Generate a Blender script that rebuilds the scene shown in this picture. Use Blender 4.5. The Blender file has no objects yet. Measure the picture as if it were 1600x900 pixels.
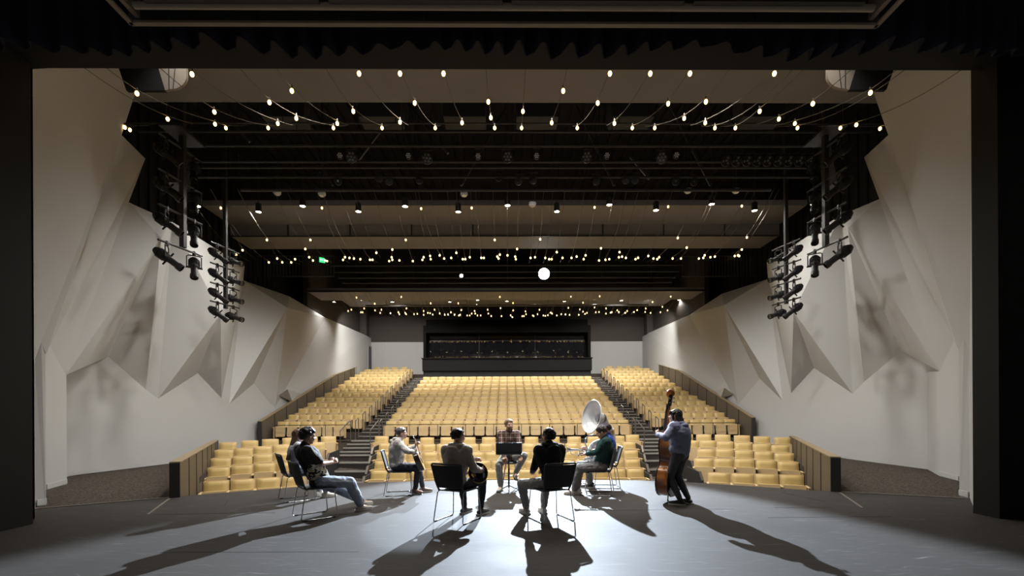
import bpy, bmesh, math, random
from mathutils import Vector, Matrix, Euler, noise
R = math.radians
PI = math.pi
random.seed(7)
SC = bpy.context.scene
COL = SC.collection

# ------------------------------------------------------------------ camera
H = 1.52                      # lens height above the stage floor
F = 700.0                     # focal length in pixels of the 1600-wide frame
PSI = math.atan(7/700.0)      # the camera looks slightly to the right of the hall axis
ROLL = R(0.3)
HOR = 647.0
fwd = Vector((math.sin(PSI), math.cos(PSI), 0))
_r0 = Vector((math.cos(PSI), -math.sin(PSI), 0)); _u0 = Vector((0, 0, 1))
rgt = _r0*math.cos(ROLL) - _u0*math.sin(ROLL)
upv = _u0*math.cos(ROLL) + _r0*math.sin(ROLL)
CAM = Vector((0, 0, H))
cd = bpy.data.cameras.new('camera'); cam = bpy.data.objects.new('camera', cd); COL.objects.link(cam)
cd.sensor_width = 36; cd.lens = F/1600*36; cd.shift_y = (HOR-450)/1600.0
cd.clip_start = 0.05; cd.clip_end = 200
cam.matrix_world = Matrix(((rgt.x, upv.x, -fwd.x, 0), (rgt.y, upv.y, -fwd.y, 0), (rgt.z, upv.z, -fwd.z, H), (0, 0, 0, 1)))
SC.camera = cam

# ------------------------------------------------------------------ world, exposure
w = bpy.data.worlds.new('world'); SC.world = w; w.use_nodes = True
w.node_tree.nodes['Background'].inputs[0].default_value = (1, .93, .85, 1)
w.node_tree.nodes['Background'].inputs[1].default_value = 0.05
SC.view_settings.view_transform = 'Standard'; SC.view_settings.look = 'None'
SC.view_settings.gamma = 1; SC.view_settings.use_curve_mapping = False
SC.view_settings.exposure = 0.0
SC.cycles.max_bounces = 6; SC.cycles.diffuse_bounces = 4; SC.cycles.glossy_bounces = 3
SC.cycles.transmission_bounces = 4; SC.cycles.caustics_reflective = False; SC.cycles.caustics_refractive = False
SC.cycles.sample_clamp_indirect = 4.0

def ray(px, py):
    cx = (px-800)/F; cy = (HOR-py)/F
    return fwd + rgt*cx + upv*cy
def on_z(px, py, Z=0.0):
    d = ray(px, py); t = (Z-H)/d.z
    return CAM + d*t
def on_y(px, py, Y):
    d = ray(px, py); return CAM + d*(Y/d.y)
def on_x(px, py, X):
    d = ray(px, py); return CAM + d*(X/d.x)
def on_plane(px, py, p0, p1, p2):
    n = (p1-p0).cross(p2-p0); d = ray(px, py)
    return CAM + d*((p0-CAM).dot(n)/d.dot(n))
def on_curve(px, py, fn, y0, y1, n=400):
    """first point along the pixel's ray, between depths y0 and y1, that lies on the surface Z = fn(Y)"""
    d = ray(px, py); last = None; best = None
    for i in range(n+1):
        Y = y0+(y1-y0)*i/n; p = CAM + d*(Y/d.y); e = p.z-fn(Y)
        if last is not None and (e < 0) != (last < 0): return p
        if best is None or abs(e) < best[0]: best = (abs(e), p)
        last = e
    return best[1]

# lamps that light the hall (each pendant fixture's own lamp is in its builder)
def spot(name, loc, target, energy, color, size, blend, radius=.1, parent=None):
    l = bpy.data.lights.new(name, 'SPOT'); l.energy = energy; l.color = color; l.spot_size = R(size); l.spot_blend = blend
    l.shadow_soft_size = radius
    o = bpy.data.objects.new(name, l); COL.objects.link(o)
    d = Vector(target)-Vector(loc)
    o.location = loc; o.rotation_euler = d.to_track_quat('-Z', 'Y').to_euler()
    if parent: o.parent = parent
    return o
WARM = (1.0, .975, .93)
HOUSE_W = 520.0          # watts of one pendant downlight
BULB = 6.5              # emission strength of a festoon bulb
SPOT_P = on_y(850, 428, 20.8)
SPOT_W = 68000.0
SPOT2_P = on_y(721, 431, 20.8)
# ------------------------------------------------------------------ materials
MATS = {}
def mat(name, col, rough=.6, metal=0, spec=.5, noise_amt=0, noise_scale=8, emit=0, emit_col=None, coat=0, sheen=0):
    if name in MATS: return MATS[name]
    m = bpy.data.materials.new(name); m.use_nodes = True; nt = m.node_tree
    b = nt.nodes['Principled BSDF']
    b.inputs['Base Color'].default_value = (*col, 1); b.inputs['Roughness'].default_value = rough
    b.inputs['Metallic'].default_value = metal; b.inputs['Specular IOR Level'].default_value = spec
    if coat: b.inputs['Coat Weight'].default_value = coat; b.inputs['Coat Roughness'].default_value = .12
    if sheen: b.inputs['Sheen Weight'].default_value = sheen
    if emit:
        b.inputs['Emission Color'].default_value = (*(emit_col or col), 1); b.inputs['Emission Strength'].default_value = emit
    if noise_amt:
        tc = nt.nodes.new('ShaderNodeTexCoord'); n = nt.nodes.new('ShaderNodeTexNoise'); n.inputs['Scale'].default_value = noise_scale
        n.inputs['Detail'].default_value = 5
        mx = nt.nodes.new('ShaderNodeMix'); mx.data_type = 'RGBA'
        mx.inputs[6].default_value = (*[c*(1-noise_amt) for c in col], 1); mx.inputs[7].default_value = (*[min(1, c*(1+noise_amt)) for c in col], 1)
        nt.links.new(tc.outputs['Object'], n.inputs['Vector']); nt.links.new(n.outputs['Fac'], mx.inputs[0]); nt.links.new(mx.outputs[2], b.inputs['Base Color'])
    MATS[name] = m; return m
def wood(name, c1, c2, scale=(1, 1, 12), rough=.4, axis='Z', coat=0):
    if name in MATS: return MATS[name]
    m = mat(name, c1, rough, coat=coat); nt = m.node_tree; b = nt.nodes['Principled BSDF']
    tc = nt.nodes.new('ShaderNodeTexCoord'); mp = nt.nodes.new('ShaderNodeMapping'); mp.inputs['Scale'].default_value = scale
    n = nt.nodes.new('ShaderNodeTexNoise'); n.inputs['Scale'].default_value = 6; n.inputs['Detail'].default_value = 6; n.inputs['Distortion'].default_value = .6
    mx = nt.nodes.new('ShaderNodeMix'); mx.data_type = 'RGBA'; mx.inputs[6].default_value = (*c1, 1); mx.inputs[7].default_value = (*c2, 1)
    nt.links.new(tc.outputs['Object'], mp.inputs[0]); nt.links.new(mp.outputs[0], n.inputs['Vector'])
    nt.links.new(n.outputs['Fac'], mx.inputs[0]); nt.links.new(mx.outputs[2], b.inputs['Base Color'])
    return m

# ------------------------------------------------------------------ mesh builder
class MB:
    def __init__(s): s.v = []; s.f = []
    def add(s, vs, fs):
        o = len(s.v); s.v += [Vector(p) for p in vs]; s.f += [tuple(i+o for i in f) for f in fs]; return s
    def poly(s, pts): return s.add(pts, [tuple(range(len(pts)))])
    def box(s, c, d, rot=None, bev=0.0):
        c = Vector(c); x, y, z = d[0]/2, d[1]/2, d[2]/2
        if bev <= 0:
            vs = [Vector((i*x, j*y, k*z)) for i in (-1, 1) for j in (-1, 1) for k in (-1, 1)]
            fs = [(0, 1, 3, 2), (4, 6, 7, 5), (0, 4, 5, 1), (2, 3, 7, 6), (0, 2, 6, 4), (1, 5, 7, 3)]
        else:
            bm = bmesh.new(); bmesh.ops.create_cube(bm, size=1)
            for v in bm.verts: v.co = Vector((v.co.x*2*x, v.co.y*2*y, v.co.z*2*z))
            bmesh.ops.bevel(bm, geom=bm.edges[:], offset=min(bev, x*.95, y*.95, z*.95), segments=2, profile=.6, affect='EDGES')
            vs = [v.co.copy() for v in bm.verts]; bm.verts.index_update(); fs = [tuple(v.index for v in f.verts) for f in bm.faces]; bm.free()
        if rot is not None: vs = [rot @ p for p in vs]
        return s.add([p+c for p in vs], fs)
    def tube(s, path, r, seg=8, closed=False, caps=True):
        P = [Vector(p) for p in path]; n = len(P); rs = r if isinstance(r, (list, tuple)) else [r]*n
        T = []
        for i in range(n):
            a = P[(i-1) % n] if (closed or i > 0) else P[i]; b = P[(i+1) % n] if (closed or i < n-1) else P[i]
            t = (b-a); T.append(t.normalized() if t.length > 1e-9 else Vector((0, 0, 1)))
        u = T[0].orthogonal().normalized(); vs = []
        for i in range(n):
            if i > 0:
                ax = T[i-1].cross(T[i])
                if ax.length > 1e-7: u = Matrix.Rotation(T[i-1].angle(T[i]), 3, ax.normalized()) @ u
            u = (u - T[i]*u.dot(T[i])).normalized(); w_ = T[i].cross(u)
            for k in range(seg):
                a = 2*PI*k/seg; vs.append(P[i]+(u*math.cos(a)+w_*math.sin(a))*rs[i])
        fs = []
        for i in range(n if closed else n-1):
            j = (i+1) % n
            for k in range(seg):
                l = (k+1) % seg; fs.append((i*seg+k, i*seg+l, j*seg+l, j*seg+k))
        if caps and not closed: fs += [tuple(range(seg))[::-1], tuple((n-1)*seg+k for k in range(seg))]
        return s.add(vs, fs)
    def cyl(s, p0, p1, r0, r1=None, seg=12): return s.tube([p0, p1], [r0, r0 if r1 is None else r1], seg)
    def lathe(s, prof, c=(0, 0, 0), axis=(0, 0, 1), seg=24, close=False):
        """prof: list of (radius, height along the axis)"""
        ax = Vector(axis).normalized(); u = ax.orthogonal().normalized(); w_ = ax.cross(u); c = Vector(c); vs = []
        for (r, h) in prof:
            for k in range(seg):
                a = 2*PI*k/seg; vs.append(c+ax*h+(u*math.cos(a)+w_*math.sin(a))*r)
        n = len(prof); fs = []
        for i in range(n-1 if not close else n):
            j = (i+1) % n
            for k in range(seg):
                l = (k+1) % seg; fs.append((i*seg+k, i*seg+l, j*seg+l, j*seg+k))
        if not close: 
            if prof[0][0] > 1e-6: fs.append(tuple(range(seg))[::-1])
            if prof[-1][0] > 1e-6: fs.append(tuple((n-1)*seg+k for k in range(seg)))
        return s.add(vs, fs)
    def shell(s, prof, c, axis, seg=24, open_end=True):
        ax = Vector(axis).normalized(); u = ax.orthogonal().normalized(); w_ = ax.cross(u); c = Vector(c); vs = []
        for (r, h) in prof:
            for k in range(seg):
                a = 2*PI*k/seg; vs.append(c+ax*h+(u*math.cos(a)+w_*math.sin(a))*r)
        fs = []
        for i in range(len(prof)-1):
            for k in range(seg):
                l = (k+1) % seg; fs.append((i*seg+k, i*seg+l, (i+1)*seg+l, (i+1)*seg+k))
        return s.add(vs, fs)
    def ell(s, c, rad, rot=None, nu=14, nv=9):
        c = Vector(c); vs = []; fs = []
        for j in range(1, nv):
            th = PI*j/nv
            for i in range(nu):
                a = 2*PI*i/nu; vs.append(Vector((rad[0]*math.sin(th)*math.cos(a), rad[1]*math.sin(th)*math.sin(a), rad[2]*math.cos(th))))
        vs += [Vector((0, 0, rad[2])), Vector((0, 0, -rad[2]))]; T = len(vs)-2; B = T+1
        for j in range(nv-2):
            for i in range(nu):
                k = (i+1) % nu; fs.append((j*nu+i, (j+1)*nu+i, (j+1)*nu+k, j*nu+k))
        for i in range(nu):
            k = (i+1) % nu; fs.append((T, i, k)); fs.append((B, (nv-2)*nu+k, (nv-2)*nu+i))
        if rot is not None: vs = [rot @ p for p in vs]
        return s.add([p+c for p in vs], fs)
    def cap(s, p0, p1, r0, r1=None, seg=10):
        """a tapered capsule"""
        p0 = Vector(p0); p1 = Vector(p1); r1 = r0 if r1 is None else r1
        t = p1-p0
        t = t.normalized() if t.length > 1e-6 else Vector((0, 0, 1))
        path = []; rs = []
        for k in (-80, -55, -28, 0): path.append(p0+t*r0*math.sin(R(k))); rs.append(r0*math.cos(R(k)))
        for k in (0, 28, 55, 80): path.append(p1+t*r1*math.sin(R(k))+t*1e-4); rs.append(r1*math.cos(R(k)))
        return s.tube(path, rs, seg)
    def prism(s, pts, d):
        """closed polygon pts (3D) pushed along the vector d"""
        n = len(pts); d = Vector(d); vs = [Vector(p) for p in pts]+[Vector(p)+d for p in pts]
        fs = [tuple(range(n))[::-1], tuple(range(n, 2*n))]+[(i, (i+1) % n, n+(i+1) % n, n+i) for i in range(n)]
        return s.add(vs, fs)
    def xf(s, m, start=0):
        for i in range(start, len(s.v)): s.v[i] = m @ s.v[i]
        return s
    def mesh(s, name, m, smooth=35, recalc=True):
        me = bpy.data.meshes.new(name); me.from_pydata([tuple(p) for p in s.v], [], s.f)
        if recalc:
            bm = bmesh.new(); bm.from_mesh(me); bmesh.ops.recalc_face_normals(bm, faces=bm.faces[:]); bm.to_mesh(me); bm.free()
        for mm in (m if isinstance(m, (list, tuple)) else [m]): me.materials.append(mm)
        if smooth:
            me.polygons.foreach_set('use_smooth', [True]*len(me.polygons)); me.set_sharp_from_angle(angle=R(smooth))
        me.update(); return me
    def build(s, name, m, parent=None, smooth=35, recalc=True, label=None):
        o = bpy.data.objects.new(name, s.mesh(name, m, smooth, recalc)); COL.objects.link(o)
        if parent is not None: o.parent = parent
        if label: o['label'] = label
        return o
    def blob(s, name, m, parent=None, voxel=.01, smooth=4, fac=.5, label=None):
        """join the closed shapes into one continuous skin"""
        me = s.mesh('tmp', m, 0, False); o = bpy.data.objects.new('tmp', me)
        ts = bpy.data.scenes.new('tmp_scene'); ts.collection.objects.link(o)      # a scratch scene, so that only this mesh is evaluated
        r = o.modifiers.new('r', 'REMESH'); r.mode = 'VOXEL'; r.voxel_size = voxel; r.use_smooth_shade = True
        if smooth:
            q = o.modifiers.new('s', 'SMOOTH'); q.iterations = smooth; q.factor = fac
        vl = ts.view_layers[0]; vl.update(); dg = vl.depsgraph
        new = bpy.data.meshes.new_from_object(o.evaluated_get(dg)); new.name = name
        bpy.data.objects.remove(o); bpy.data.meshes.remove(me); bpy.data.scenes.remove(ts)
        new.materials.clear()
        for mm in (m if isinstance(m, (list, tuple)) else [m]): new.materials.append(mm)
        new.polygons.foreach_set('use_smooth', [True]*len(new.polygons))
        x = bpy.data.objects.new(name, new); COL.objects.link(x)
        if parent is not None: x.parent = parent
        if label: x['label'] = label
        return x

def tag(o, label, cat, group=None, kind=None):
    o['label'] = label; o['category'] = cat
    if group: o['group'] = group
    if kind: o['kind'] = kind
    return o
def thing(name, label, cat, loc=(0, 0, 0), rz=0, group=None):
    o = bpy.data.objects.new(name, None); COL.objects.link(o); o.location = loc; o.rotation_euler = (0, 0, rz); o.empty_display_size = .1
    return tag(o, label, cat, group)
def struct(o, label=None):
    o['kind'] = 'structure'
    if label: o['label'] = label
    return o
def copy_tree(o, parent=None):
    c = o.copy(); COL.objects.link(c)
    if parent is not None: c.parent = parent
    for ch in o.children: copy_tree(ch, c)
    return c
_U = ['first', 'second', 'third', 'fourth', 'fifth', 'sixth', 'seventh', 'eighth', 'ninth']
ORD = _U+['tenth', 'eleventh', 'twelfth', 'thirteenth', 'fourteenth', 'fifteenth', 'sixteenth', 'seventeenth', 'eighteenth', 'nineteenth']
for _t, _o in (('twenty', 'twentieth'), ('thirty', 'thirtieth'), ('forty', 'fortieth'), ('fifty', 'fiftieth'), ('sixty', 'sixtieth'), ('seventy', 'seventieth'), ('eighty', 'eightieth'), ('ninety', 'ninetieth')):
    ORD += [_o]+[_t+'-'+u for u in _U]
# ------------------------------------------------------------------ materials of the hall
M_WALL = mat('painted_plaster', (.50, .495, .485), .85, spec=.25, noise_amt=.03, noise_scale=.6)
M_BROWN = mat('brown_paint', (.075, .064, .057), .8, spec=.2)
M_BLACK = mat('black_paint', (.022, .021, .020), .75, spec=.25)
M_JAMB = mat('proscenium_paint', (.008, .0075, .0065), .7, spec=.3)
M_DEEP = mat('black_void_paint', (.028, .027, .027), .9, spec=.1)
M_CLOUD = mat('ceiling_panel_paint', (.26, .238, .222), .75, spec=.2, noise_amt=.12, noise_scale=1.2)
M_STEEL = mat('black_steel', (.022, .021, .020), .5, metal=.0, spec=.5)
M_RAIL = mat('dark_rail_metal', (.16, .14, .12), .4, metal=.7)
M_TRIM = mat('aluminium_trim', (.17, .145, .12), .5, metal=.3)
M_WOODW = wood('brown_wood_panel', (.078, .062, .044), (.098, .078, .056), (1, 1, .15), .5)
M_WOODC = wood('light_wood_cap', (.26, .19, .11), (.31, .23, .13), (1, 1, 1), .45)
M_GLASS = mat('dark_booth_glass', (.006, .006, .007), .03, spec=.6)

def carpet():
    m = mat('patterned_carpet', (.07, .056, .046), .95, spec=.1); nt = m.node_tree; b = nt.nodes['Principled BSDF']
    tc = nt.nodes.new('ShaderNodeTexCoord'); n = nt.nodes.new('ShaderNodeTexNoise'); n.inputs['Scale'].default_value = 34; n.inputs['Detail'].default_value = 3
    r = nt.nodes.new('ShaderNodeValToRGB'); r.color_ramp.elements[0].position = .38; r.color_ramp.elements[1].position = .68
    r.color_ramp.elements[0].color = (.035, .028, .023, 1); r.color_ramp.elements[1].color = (.125, .10, .082, 1)
    nt.links.new(tc.outputs['Object'], n.inputs['Vector']); nt.links.new(n.outputs['Fac'], r.inputs[0]); nt.links.new(r.outputs[0], b.inputs['Base Color'])
    return m
M_CARPET = carpet()

def stage_floor_mat():
    m = mat('scuffed_black_stage_floor', (.05, .047, .045), .6, spec=.12); nt = m.node_tree; b = nt.nodes['Principled BSDF']
    L = nt.links.new; N = nt.nodes.new
    tc = N('ShaderNodeTexCoord')
    def scr(rot, scale, seed, lo, hi):
        w_ = N('ShaderNodeTexNoise'); w_.inputs['Scale'].default_value = 1.1; w_.inputs['Detail'].default_value = 2
        wm = N('ShaderNodeMapping'); wm.inputs['Location'].default_value = (seed, seed*2, 0); L(tc.outputs['Object'], wm.inputs[0]); L(wm.outputs[0], w_.inputs['Vector'])
        ad = N('ShaderNodeMix'); ad.data_type = 'RGBA'; ad.blend_type = 'ADD'; ad.inputs[0].default_value = .55
        L(tc.outputs['Object'], ad.inputs[6]); L(w_.outputs['Color'], ad.inputs[7])
        mp = N('ShaderNodeMapping'); mp.inputs['Rotation'].default_value = (0, 0, rot); mp.inputs['Scale'].default_value = scale; mp.inputs['Location'].default_value = (seed*3, seed, 0)
        L(ad.outputs[2], mp.inputs[0])
        n = N('ShaderNodeTexNoise'); n.inputs['Scale'].default_value = 1; n.inputs['Detail'].default_value = 2; L(mp.outputs[0], n.inputs['Vector'])
        r = N('ShaderNodeMapRange'); r.inputs[1].default_value = lo; r.inputs[2].default_value = hi; L(n.outputs['Fac'], r.inputs[0])
        return r.outputs[0]
    a = scr(.4, (2.2, 60, 1), 1.3, .66, .80); c = scr(2.1, (2.0, 55, 1), 4.1, .66, .80); d = scr(1.2, (2.5, 70, 1), 7.7, .67, .80)
    m1 = N('ShaderNodeMath'); m1.operation = 'MAXIMUM'; L(a, m1.inputs[0]); L(c, m1.inputs[1])
    m2 = N('ShaderNodeMath'); m2.operation = 'MAXIMUM'; L(m1.outputs[0], m2.inputs[0]); L(d, m2.inputs[1])
    big = N('ShaderNodeTexNoise'); big.inputs['Scale'].default_value = .9; big.inputs['Detail'].default_value = 6; big.inputs['Roughness'].default_value = .65; L(tc.outputs['Object'], big.inputs['Vector'])
    br = N('ShaderNodeMapRange'); br.inputs[1].default_value = .35; br.inputs[2].default_value = .7; br.inputs[3].default_value = .25; L(big.outputs['Fac'], br.inputs[0])
    m3 = N('ShaderNodeMath'); m3.operation = 'MULTIPLY'; L(m2.outputs[0], m3.inputs[0]); L(br.outputs[0], m3.inputs[1])
    base = N('ShaderNodeMix'); base.data_type = 'RGBA'; base.inputs[6].default_value = (.036, .032, .029, 1); base.inputs[7].default_value = (.052, .047, .043, 1); L(big.outputs['Fac'], base.inputs[0])
    fin = N('ShaderNodeMix'); fin.data_type = 'RGBA'; fin.inputs[7].default_value = (.20, .19, .19, 1); L(m3.outputs[0], fin.inputs[0]); L(base.outputs[2], fin.inputs[6])
    L(fin.outputs[2], b.inputs['Base Color'])
    rr = N('ShaderNodeMapRange'); rr.inputs[3].default_value = .58; rr.inputs[4].default_value = .74; L(big.outputs['Fac'], rr.inputs[0]); L(rr.outputs[0], b.inputs['Roughness'])
    return m
M_STAGE = stage_floor_mat()

# ------------------------------------------------------------------ stage floor
EDGE_PX = [(272, 777), (320, 772), (400, 766), (480, 760), (570, 754), (680, 751.5), (793, 750), (900, 750), (1000, 750.5), (1060, 752.5), (1130, 757), (1200, 761.5), (1265, 766), (1306, 768.5)]
edge = [on_z(x, y) for x, y in EDGE_PX]
tl0, tl1 = on_z(55, 795.5), edge[0]; tr1, tr0 = edge[-1], on_z(1516, 779.5)
front = [Vector((-9.5, 6.0, 0)), Vector((-8.6, 7.3, 0)), tl0] + edge + [tr0, Vector((8.8, 7.3, 0)), Vector((9.5, 6.0, 0))]
top = [Vector((-9.5, -2, 0))] + front + [Vector((9.5, -2, 0))]
mb = MB(); mb.prism(top[::-1], (0, 0, -1.05))
struct(mb.build('floor', M_STAGE, smooth=0), 'black scuffed stage floor with a curved front edge')
# grooves between the floor panels, metal edge strips, pit-lift strips
n = 0
def strip(a, b, wd, m, h=.004, z=0):
    global n
    n += 1
    d = (b-a); L_ = d.length; c = (a+b)/2
    q = MB(); q.box((0, 0, h/2+z), (L_, wd, h)); o = q.build('trim_%d' % n, m, smooth=0)
    o.location = c; o.rotation_euler = (0, 0, math.atan2(d.y, d.x)); struct(o); return o
M_GROOVE = mat('floor_joint', (.018, .017, .016), .7, spec=.2)
strip(tl0, tl1, .05, M_TRIM, .012); strip(tr1, tr0, .05, M_TRIM, .012)
for a, b in (((231, 804), (265, 779)), ((1312, 769.5), (1347, 793.5))): strip(on_z(*a), on_z(*b), .035, M_TRIM, .006)
for a, b in (((240, 804), (430, 801)), ((700, 799), (1010, 797)), ((1010, 797), (1150, 795)), ((1210, 793.5), (1300, 793)), ((1200, 809), (1393, 807)), ((250, 863), (560, 862)), ((1220, 720+49), (1290, 784)), ((352, 789), (357, 780))):
    strip(on_z(*a), on_z(*b), .012, M_GROOVE, .002)
# carpeted cross-over floors at each side of the stage
for side, pts in (('left', [tl0, tl1, Vector((-10.9, 17.5, -.02)), Vector((-11.6, 17.5, -.02)), Vector((-11.6, 9, -.02)), Vector((-8.6, 7.2, -.02))]),
                  ('right', [tr0, tr1, Vector((10.9, 17.5, -.02)), Vector((11.6, 17.5, -.02)), Vector((11.6, 9, -.02)), Vector((8.8, 7.2, -.02))])):
    pts = [Vector((p.x, p.y, -.012)) for p in pts]
    q = MB(); q.prism(pts, (0, 0, -.15)); struct(q.build('floor_carpet_' + side, M_CARPET, smooth=0))

# ------------------------------------------------------------------ proscenium
Y_L = 6.40; Y_R = 6.64
q = MB()
jl = on_y(50.3, 600, Y_L).x; jr = on_y(1519.5, 600, Y_R).x
zt = on_y(793, 107.5, 6.5).z
q.box(((jl-8.6)/2, (Y_L+4.9)/2, 4.5), (8.6+jl, Y_L-4.9, 9)); q.box(((jr+9)/2, (Y_R+6.28)/2, 4.5), (9-jr, Y_R-6.28, 9))
struct(q.build('wall_proscenium', M_JAMB, smooth=0), 'black proscenium jambs framing the stage opening')
q = MB(); q.box((0, 6.12, zt+1.4), (17, .78, 2.8)); struct(q.build('wall_proscenium_header', M_JAMB, smooth=0), 'black proscenium header above the stage opening')

# ------------------------------------------------------------------ faceted plaster side walls
WX = 11.2
def P(px, py, d, side):
    X = (WX-d)*side
    return on_x(px, py, X)
LP = dict(t0=(201, 316, 1.4), c1=(262, 344, 1.1), c1b=(270, 347, .95), ap=(252, 372, 1.35), tipC=(103, 586, 1.27), tipC0=(103, 586, 0), tipB=(103, 586, 1.27), n1=(169, 557, 0), tip2=(228, 609, 0),
          e1=(382, 416, .8), tip3=(247, 623, 0), apF=(345, 490, 1.3), n2=(309, 583, 0), tip4=(346, 622, 0), g0=(380, 438, .0), g1=(452, 463, .5),
          apH=(449, 481, 1.1), tip5=(358, 632, 0), n3=(397, 599, 0), tip6=(421, 629, 0), i1=(508, 496, 0), tip7=(430, 637, 0), end=(572, 524, .45))
RP = dict(t0=(1374, 311, 1.35), c1=(1321, 333.5, 1.1), c1b=(1314, 336, .95), ap=(1325, 356, 1.3), tipC=(1468, 580, 1.2), tipC0=(1468, 580, 0), tipB=(1468, 580, 1.2), n1=(1408, 548, 0), tip2=(1350, 597, 0),
          e1=(1198, 410, .8), tip3=(1332, 615, 0), apF=(1240, 487, 1.3), n2=(1272, 575, 0), tip4=(1236, 614, 0), g0=(1200, 436, .0), g1=(1128, 459, .5),
          apH=(1131, 477, 1.1), tip5=(1223, 626, 0), n3=(1187, 592, 0), tip6=(1162, 622, 0), i1=(1077, 492, 0), tip7=(1153, 632, 0), end=(1012, 521, .45))
FIN_L = dict(a=(51, 108), b=(190, 100), c=(212, 143), k=(190, 211), d=(64.5, 535), e=(54, 562), f=(51, 562), q=(227, 248), q2=(201, 316), m=(72, 554), m2=(78, 540))
FIN_R = dict(a=(1519.5, 108), b=(1400, 100), c=(1364, 142), k=(1388, 211), d=(1506, 530), e=(1515, 552), f=(1519.5, 552), q=(1350, 246), q2=(1374, 311), m=(1498, 548), m2=(1491, 532))
def side_wall(name, D, FN, side, near, floor_px):
    p = {k: P(v[0], v[1], v[2], side) for k, v in D.items()}
    _f2 = on_z(*floor_px[2]); _f3 = on_z(*floor_px[3]); p['tipC'] = on_plane(D['tipC'][0], D['tipC'][1], _f2, _f3, _f2+Vector((0, 0, 1)))
    q = MB()
    def tri(*ks): q.poly([p[k] if isinstance(k, str) else k for k in ks])
    def drop(a, z=-1.2): return Vector((a.x, a.y, z))
    tri('t0', 'c1', 'ap'); tri('t0', 'ap', 'tipC')
    tri('c1', 'c1b', 'ap')
    tri('ap', 'n1', 'tipC'); tri('ap', 'c1b', 'tip2'); tri('ap', 'tip2', 'n1')
    tri('c1b', 'e1', 'apF'); tri('c1b', 'apF', 'tip3'); tri('c1b', 'tip3', 'tip2')
    tri('apF', 'n2', 'tip3'); tri('apF', 'e1', 'tip4'); tri('apF', 'tip4', 'n2')
    tri('e1', 'g0', 'tip4'); tri('g0', 'g1', 'apH'); tri('g0', 'apH', 'tip5'); tri('g0', 'tip5', 'tip4')
    tri('apH', 'n3', 'tip5'); tri('apH', 'tip6', 'n3')
    tri('apH', 'i1', 'tip7'); tri('apH', 'tip7', 'tip6'); tri('g1', 'i1', 'apH')
    e2 = p['end']; z0 = 2.0
    endb = drop(e2); tri('i1', 'end', endb, drop(p['tip7']), 'tip7')
    tri('tipC', 'n1', 'tipC0'); chain = ['tipC0', 'n1', 'tip2', 'tip3', 'n2', 'tip4', 'tip5', 'n3', 'tip6', 'tip7']
    for a, b in zip(chain, chain[1:]): q.poly([p[a], p[b], drop(p[b]), drop(p[a])])
    # rear return with the door, up to the back wall
    back = Vector((e2.x, 35.5, e2.z)); q.poly([e2, back, drop(back), endb])
    # back of the wall top (thickness)
    for a, b in (('t0', 'c1'), ('c1b', 'e1'), ('g0', 'g1'), ('g1', 'i1'), ('i1', 'end')):
        u = p[a]; v = p[b]; X = side*12.1
        q.poly([u, v, Vector((X, v.y, v.z)), Vector((X, u.y, u.z))])
    # the big fins beside the proscenium
    E = on_z(54 if side < 0 else 1515, 792 if side < 0 else 778)      # foot of the first panel
    fe = FN['e']; foot = on_x(fe[0], fe[1], E.x)
    top = on_y(FN['c'][0], FN['c'][1], 10.0)
    edge_ = on_y(FN['a'][0], FN['a'][1], 6.72 if side < 0 else 6.9)
    A = {k: on_plane(FN[k][0], FN[k][1], foot, top, edge_) for k in ('a', 'b', 'c', 'k', 'd', 'e', 'f')}
    A['a'] = edge_
    q.poly([A['a'], A['b'], A['c'], A['k'], A['d'], A['e'], A['f']])
    up = lambda v: Vector((v.x, v.y, v.z))
    # crest strip turning away from the fin
    tb = p['tipB']
    B = {'q2': p['t0']}
    f0 = on_z(*floor_px[0]); f1 = on_z(*floor_px[1]); f2 = on_z(*floor_px[2]); f3 = on_z(*floor_px[3]); Zu = Vector((0, 0, 1))
    B['m'] = on_plane(FN['m'][0], FN['m'][1], f0, f1, f0+Zu); B['m2'] = on_plane(FN['m2'][0], FN['m2'][1], f2, f3, f2+Zu)
    tb = p['tipC']; B['q'] = on_plane(FN['q'][0], FN['q'][1], A['k'], B['q2'], tb)
    q.poly([A['k'], B['q'], B['q2'], tb, B['m2']]); q.poly([A['k'], B['m2'], B['m'], A['d']])
    q.poly([B['q'], B['q2'], Vector((side*12.2, B['q2'].y+.6, B['q2'].z)), Vector((side*12.2, B['q'].y+.6, B['q'].z))])
    # vertical panels under the fins
    q.poly([drop(f0, -.3), drop(f1, -.3), Vector((f1.x, f1.y, B['m'].z)), A['d'], A['e'], Vector((f0.x, f0.y, A['e'].z))])
    q.poly([drop(f1, -.3), Vector((f2.x, f2.y, -.3)), Vector((f2.x, f2.y, B['m'].z+.6)), Vector((f1.x, f1.y, B['m'].z+.02))])
    q.poly([drop(f2, -.3), drop(f3, -.3), Vector((f3.x, f3.y, tb.z)), tb, B['m2'], Vector((f2.x, f2.y, B['m2'].z+.3))])
    nb = Vector((side*WX, f3.y+1.25, -.3))
    q.poly([drop(f3, -.3), nb, Vector((nb.x, nb.y, tb.z+.1)), Vector((f3.x, f3.y, tb.z))])
    # narrow return strip at the proscenium edge
    q.poly([drop(f0, -.3), Vector((edge_.x, edge_.y, -.3)), edge_, A['e'], Vector((f0.x, f0.y, A['e'].z))])
    struct(q.build('wall_' + side_name(side), M_WALL, smooth=0, recalc=False), 'white faceted plaster wall of folded triangles')
    return p
def side_name(s): return 'left' if s < 0 else 'right'
WL = side_wall('wall_left', LP, FIN_L, -1, None, ((55, 791), (72, 788), (72, 765), (104.5, 756)))
WR = side_wall('wall_right', RP, FIN_R, 1, None, ((1515, 778), (1499, 774), (1499, 751.5), (1468, 743)))
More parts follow.
